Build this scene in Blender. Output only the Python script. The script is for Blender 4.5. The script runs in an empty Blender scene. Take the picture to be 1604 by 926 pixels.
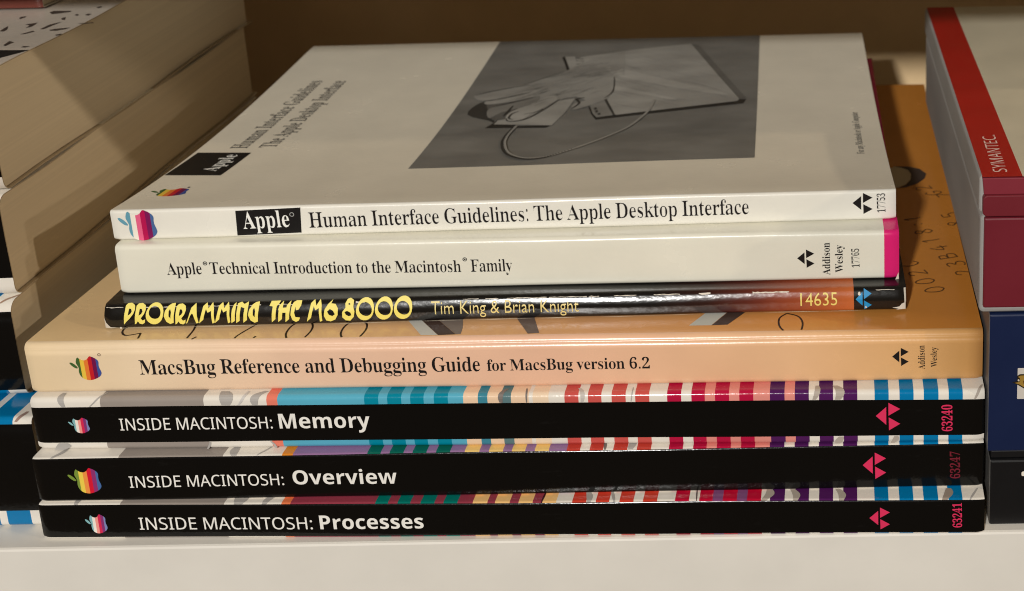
import bpy, math, random
import numpy as np
from mathutils import Vector
from mathutils.geometry import delaunay_2d_cdt

SC = bpy.context.scene
COL = SC.collection
RND = random.Random(7)

# ------------------------------------------------------------------ camera
# solved from the photograph (which is an off-centre crop, hence the lens shift)
CAM = np.array([0.0796, -0.2815, 0.2070])
PITCH, ROLL = 0.2590, -0.0177
FPX, PPX, PPY = 2028.3, 802 + 485.2, 463 - 442.4          # in pixels of the 1604 x 926 photograph
def basis():
    f = np.array([0, math.cos(PITCH), -math.sin(PITCH)]); r = np.array([1.0, 0, 0]); u = np.cross(r, f)
    return r*math.cos(ROLL) + u*math.sin(ROLL), u*math.cos(ROLL) - r*math.sin(ROLL), f
CR, CU, CF = basis()
cd = bpy.data.cameras.new('camera'); cam = bpy.data.objects.new('camera', cd); COL.objects.link(cam)
from mathutils import Matrix
m = Matrix.Identity(4)
for i in range(3):
    m[i][0], m[i][1], m[i][2], m[i][3] = CR[i], CU[i], -CF[i], CAM[i]
cam.matrix_world = m
cd.sensor_fit = 'HORIZONTAL'; cd.sensor_width = 36
cd.lens = FPX/1604*36
cd.shift_x = -(PPX-802)/1604; cd.shift_y = (PPY-463)/1604
cd.clip_start = 0.01; cd.clip_end = 50
cd.dof.use_dof = True; cd.dof.focus_distance = 0.30; cd.dof.aperture_fstop = 28
SC.camera = cam
SC.cycles.filter_width = 1.0
SC.cycles.sample_clamp_indirect = 2.0

# ------------------------------------------------------------------ light
w = bpy.data.worlds.new('World'); SC.world = w; w.use_nodes = True
bg = w.node_tree.nodes['Background']
bg.inputs[0].default_value = (1.0, 0.66, 0.36, 1); bg.inputs[1].default_value = 0.095
SC.view_settings.view_transform = 'Standard'; SC.view_settings.look = 'None'
SC.view_settings.exposure = 0; SC.view_settings.gamma = 1
def lamp(name, target, direction, dist, power, radius, color):
    d = Vector(direction).normalized()
    l = bpy.data.lights.new(name, 'POINT'); l.energy = power; l.shadow_soft_size = radius; l.color = color
    o = bpy.data.objects.new(name, l); COL.objects.link(o); o.location = Vector(target) + d*dist
    return o
lamp('ceiling_lamp', (0.0, 0.03, 0.06), (-0.145, -0.90, 0.445), 2.0, 132, 0.05, (1.0, 0.985, 0.945))
lamp('ceiling_lamp', (-0.12, 0.04, 0.07), (1.0, -0.33, 0.42), 1.8, 19, 0.02, (1.0, 0.82, 0.60))
lamp('ceiling_lamp', (-0.12, 0.04, 0.07), (1.0, -0.243, 0.20), 1.8, 7.0, 0.03, (1.0, 0.82, 0.60))

# ------------------------------------------------------------------ helpers
def ray(px, py):
    return CF + CR*((px-PPX)/FPX) - CU*((py-PPY)/FPX)
def at(px, py, axis, v):
    """point where the sight line of a photograph pixel meets the plane axis = v"""
    d = ray(px, py); t = (v-CAM[axis])/d[axis]
    return CAM + d*t
def lin(c):
    return tuple(((v/255)/12.92 if v/255 <= 0.04045 else ((v/255+0.055)/1.055)**2.4) for v in c)
def alb(c, e=0.93):
    """base colour of something seen as sRGB c under the light that falls on the book spines"""
    return tuple(min(0.88, v/e) for v in lin(c))
def link(name, me, mat, parent):
    o = bpy.data.objects.new(name, me); COL.objects.link(o)
    if mat: me.materials.append(mat)
    if parent: o.parent = parent
    return o
def thing(name, label, cat, loc=(0, 0, 0), yaw=0.0, group=None):
    o = bpy.data.objects.new(name, None); COL.objects.link(o); o.empty_display_size = 0.02
    o.location = loc; o.rotation_euler = (0, 0, yaw)
    o['label'] = label; o['category'] = cat
    if group: o['group'] = group
    return o
def paint(me, cols):
    """cols: one colour per face, or one colour per loop"""
    a = me.color_attributes.new('Col', 'FLOAT_COLOR', 'CORNER')
    if len(cols) == len(me.polygons) and len(cols) != len(me.loops):
        k = 0
        for p, c in zip(me.polygons, cols):
            for _ in range(p.loop_total):
                a.data[k].color = (*c, 1); k += 1
    else:
        for k, c in enumerate(cols): a.data[k].color = (*c, 1)

def material(name, color=None, rough=0.5, spec=0.5, bump=0.0, bscale=800, bdist=0.0002, var=0.0, coat=0.0, stretch=(1, 1, 1), vscale=60):
    mt = bpy.data.materials.new(name); mt.use_nodes = True
    nt = mt.node_tree; N = nt.nodes; L = nt.links; b = N['Principled BSDF']
    b.inputs['Roughness'].default_value = rough; b.inputs['Specular IOR Level'].default_value = spec
    if coat:
        b.inputs['Coat Weight'].default_value = coat; b.inputs['Coat Roughness'].default_value = 0.12
    tc = N.new('ShaderNodeTexCoord'); mp = N.new('ShaderNodeMapping'); mp.inputs['Scale'].default_value = stretch
    L.new(tc.outputs['Object'], mp.inputs['Vector'])
    if color is None:
        src = N.new('ShaderNodeAttribute'); src.attribute_name = 'Col'; out = src.outputs['Color']
    else:
        src = N.new('ShaderNodeRGB'); src.outputs[0].default_value = (*color, 1); out = src.outputs[0]
    if var:
        no = N.new('ShaderNodeTexNoise'); no.inputs['Scale'].default_value = vscale; no.inputs['Detail'].default_value = 6
        L.new(mp.outputs[0], no.inputs['Vector'])
        mr = N.new('ShaderNodeMapRange'); mr.inputs['From Min'].default_value = 0.3; mr.inputs['From Max'].default_value = 0.7
        mr.inputs['To Min'].default_value = 1-var; mr.inputs['To Max'].default_value = 1+var*0.4
        L.new(no.outputs['Fac'], mr.inputs['Value'])
        mx = N.new('ShaderNodeVectorMath'); mx.operation = 'SCALE'
        L.new(out, mx.inputs[0]); L.new(mr.outputs[0], mx.inputs['Scale']); out = mx.outputs[0]
        rr = N.new('ShaderNodeMapRange'); rr.inputs['To Min'].default_value = rough*0.8; rr.inputs['To Max'].default_value = min(1, rough*1.25)
        L.new(no.outputs['Fac'], rr.inputs['Value']); L.new(rr.outputs[0], b.inputs['Roughness'])
    L.new(out, b.inputs['Base Color'])
    if bump:
        nb = N.new('ShaderNodeTexNoise'); nb.inputs['Scale'].default_value = bscale; nb.inputs['Detail'].default_value = 3
        L.new(mp.outputs[0], nb.inputs['Vector'])
        bp = N.new('ShaderNodeBump'); bp.inputs['Strength'].default_value = bump; bp.inputs['Distance'].default_value = bdist
        L.new(nb.outputs['Fac'], bp.inputs['Height']); L.new(bp.outputs[0], b.inputs['Normal'])
        if coat: L.new(bp.outputs[0], b.inputs['Coat Normal'])
    return mt
M_COVER = material('coated_cover', rough=0.25, spec=0.5, bump=0.3, bscale=700, bdist=0.0001, var=0.05)
M_GLOSS = material('worn_glossy_cover', rough=0.16, spec=0.75, bump=0.3, bscale=560, bdist=0.0002, var=0.12, stretch=(0.5, 1, 1))
M_BLACK = material('satin_striped_cover', rough=0.15, spec=0.36, bump=0.4, bscale=700, bdist=0.0001, var=0.05)
def dusty(mt, scale, amount, tint=(0.10, 0.095, 0.09)):
    """fine lint and rub marks mixed thinly over the printed colour"""
    nt = mt.node_tree; N = nt.nodes; L = nt.links; b = N['Principled BSDF']; src = b.inputs['Base Color'].links[0].from_socket
    tc = N.new('ShaderNodeTexCoord'); mp = N.new('ShaderNodeMapping'); mp.inputs['Scale'].default_value = (0.25, 1, 1)
    L.new(tc.outputs['Object'], mp.inputs['Vector'])
    no = N.new('ShaderNodeTexNoise'); no.inputs['Scale'].default_value = scale; no.inputs['Detail'].default_value = 8; no.inputs['Roughness'].default_value = 0.75
    L.new(mp.outputs[0], no.inputs['Vector'])
    mr = N.new('ShaderNodeMapRange'); mr.inputs['From Min'].default_value = 0.60; mr.inputs['From Max'].default_value = 0.80; mr.inputs['To Max'].default_value = amount
    L.new(no.outputs['Fac'], mr.inputs['Value'])
    mx = N.new('ShaderNodeMix'); mx.data_type = 'RGBA'; mx.inputs[7].default_value = (*tint, 1)
    L.new(mr.outputs[0], mx.inputs[0]); L.new(src, mx.inputs[6]); L.new(mx.outputs[2], b.inputs['Base Color'])
dusty(M_BLACK, 260, 0.07)
dusty(M_GLOSS, 300, 0.5, (0.2, 0.18, 0.16))
M_INK = material('printing_ink', rough=0.4, spec=0.2, bump=0.0, var=0.04)
M_PAGES = material('page_edges', color=(0.76, 0.66, 0.50), rough=0.9, spec=0.1, bump=0.25, bscale=90, bdist=0.0002, var=0.07, stretch=(1, 0.06, 16))
M_WHITE_BOARD = material('white_cardboard', color=(0.36, 0.345, 0.33), rough=0.7, spec=0.25, bump=0.2, bscale=300, var=0.12, stretch=(1, 0.4, 1))
M_PRINT = material('printed_carton', rough=0.42, spec=0.35, bump=0.2, bscale=500, bdist=0.0001, var=0.08)
M_SHELF = material('white_shelf_laminate', color=(0.76, 0.73, 0.67), rough=0.42, spec=0.4, bump=0.15, bscale=350, bdist=0.0001, var=0.04)
M_BACK = material('cream_back_panel', color=(0.86, 0.62, 0.35), rough=0.6, spec=0.25, var=0.05)

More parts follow.
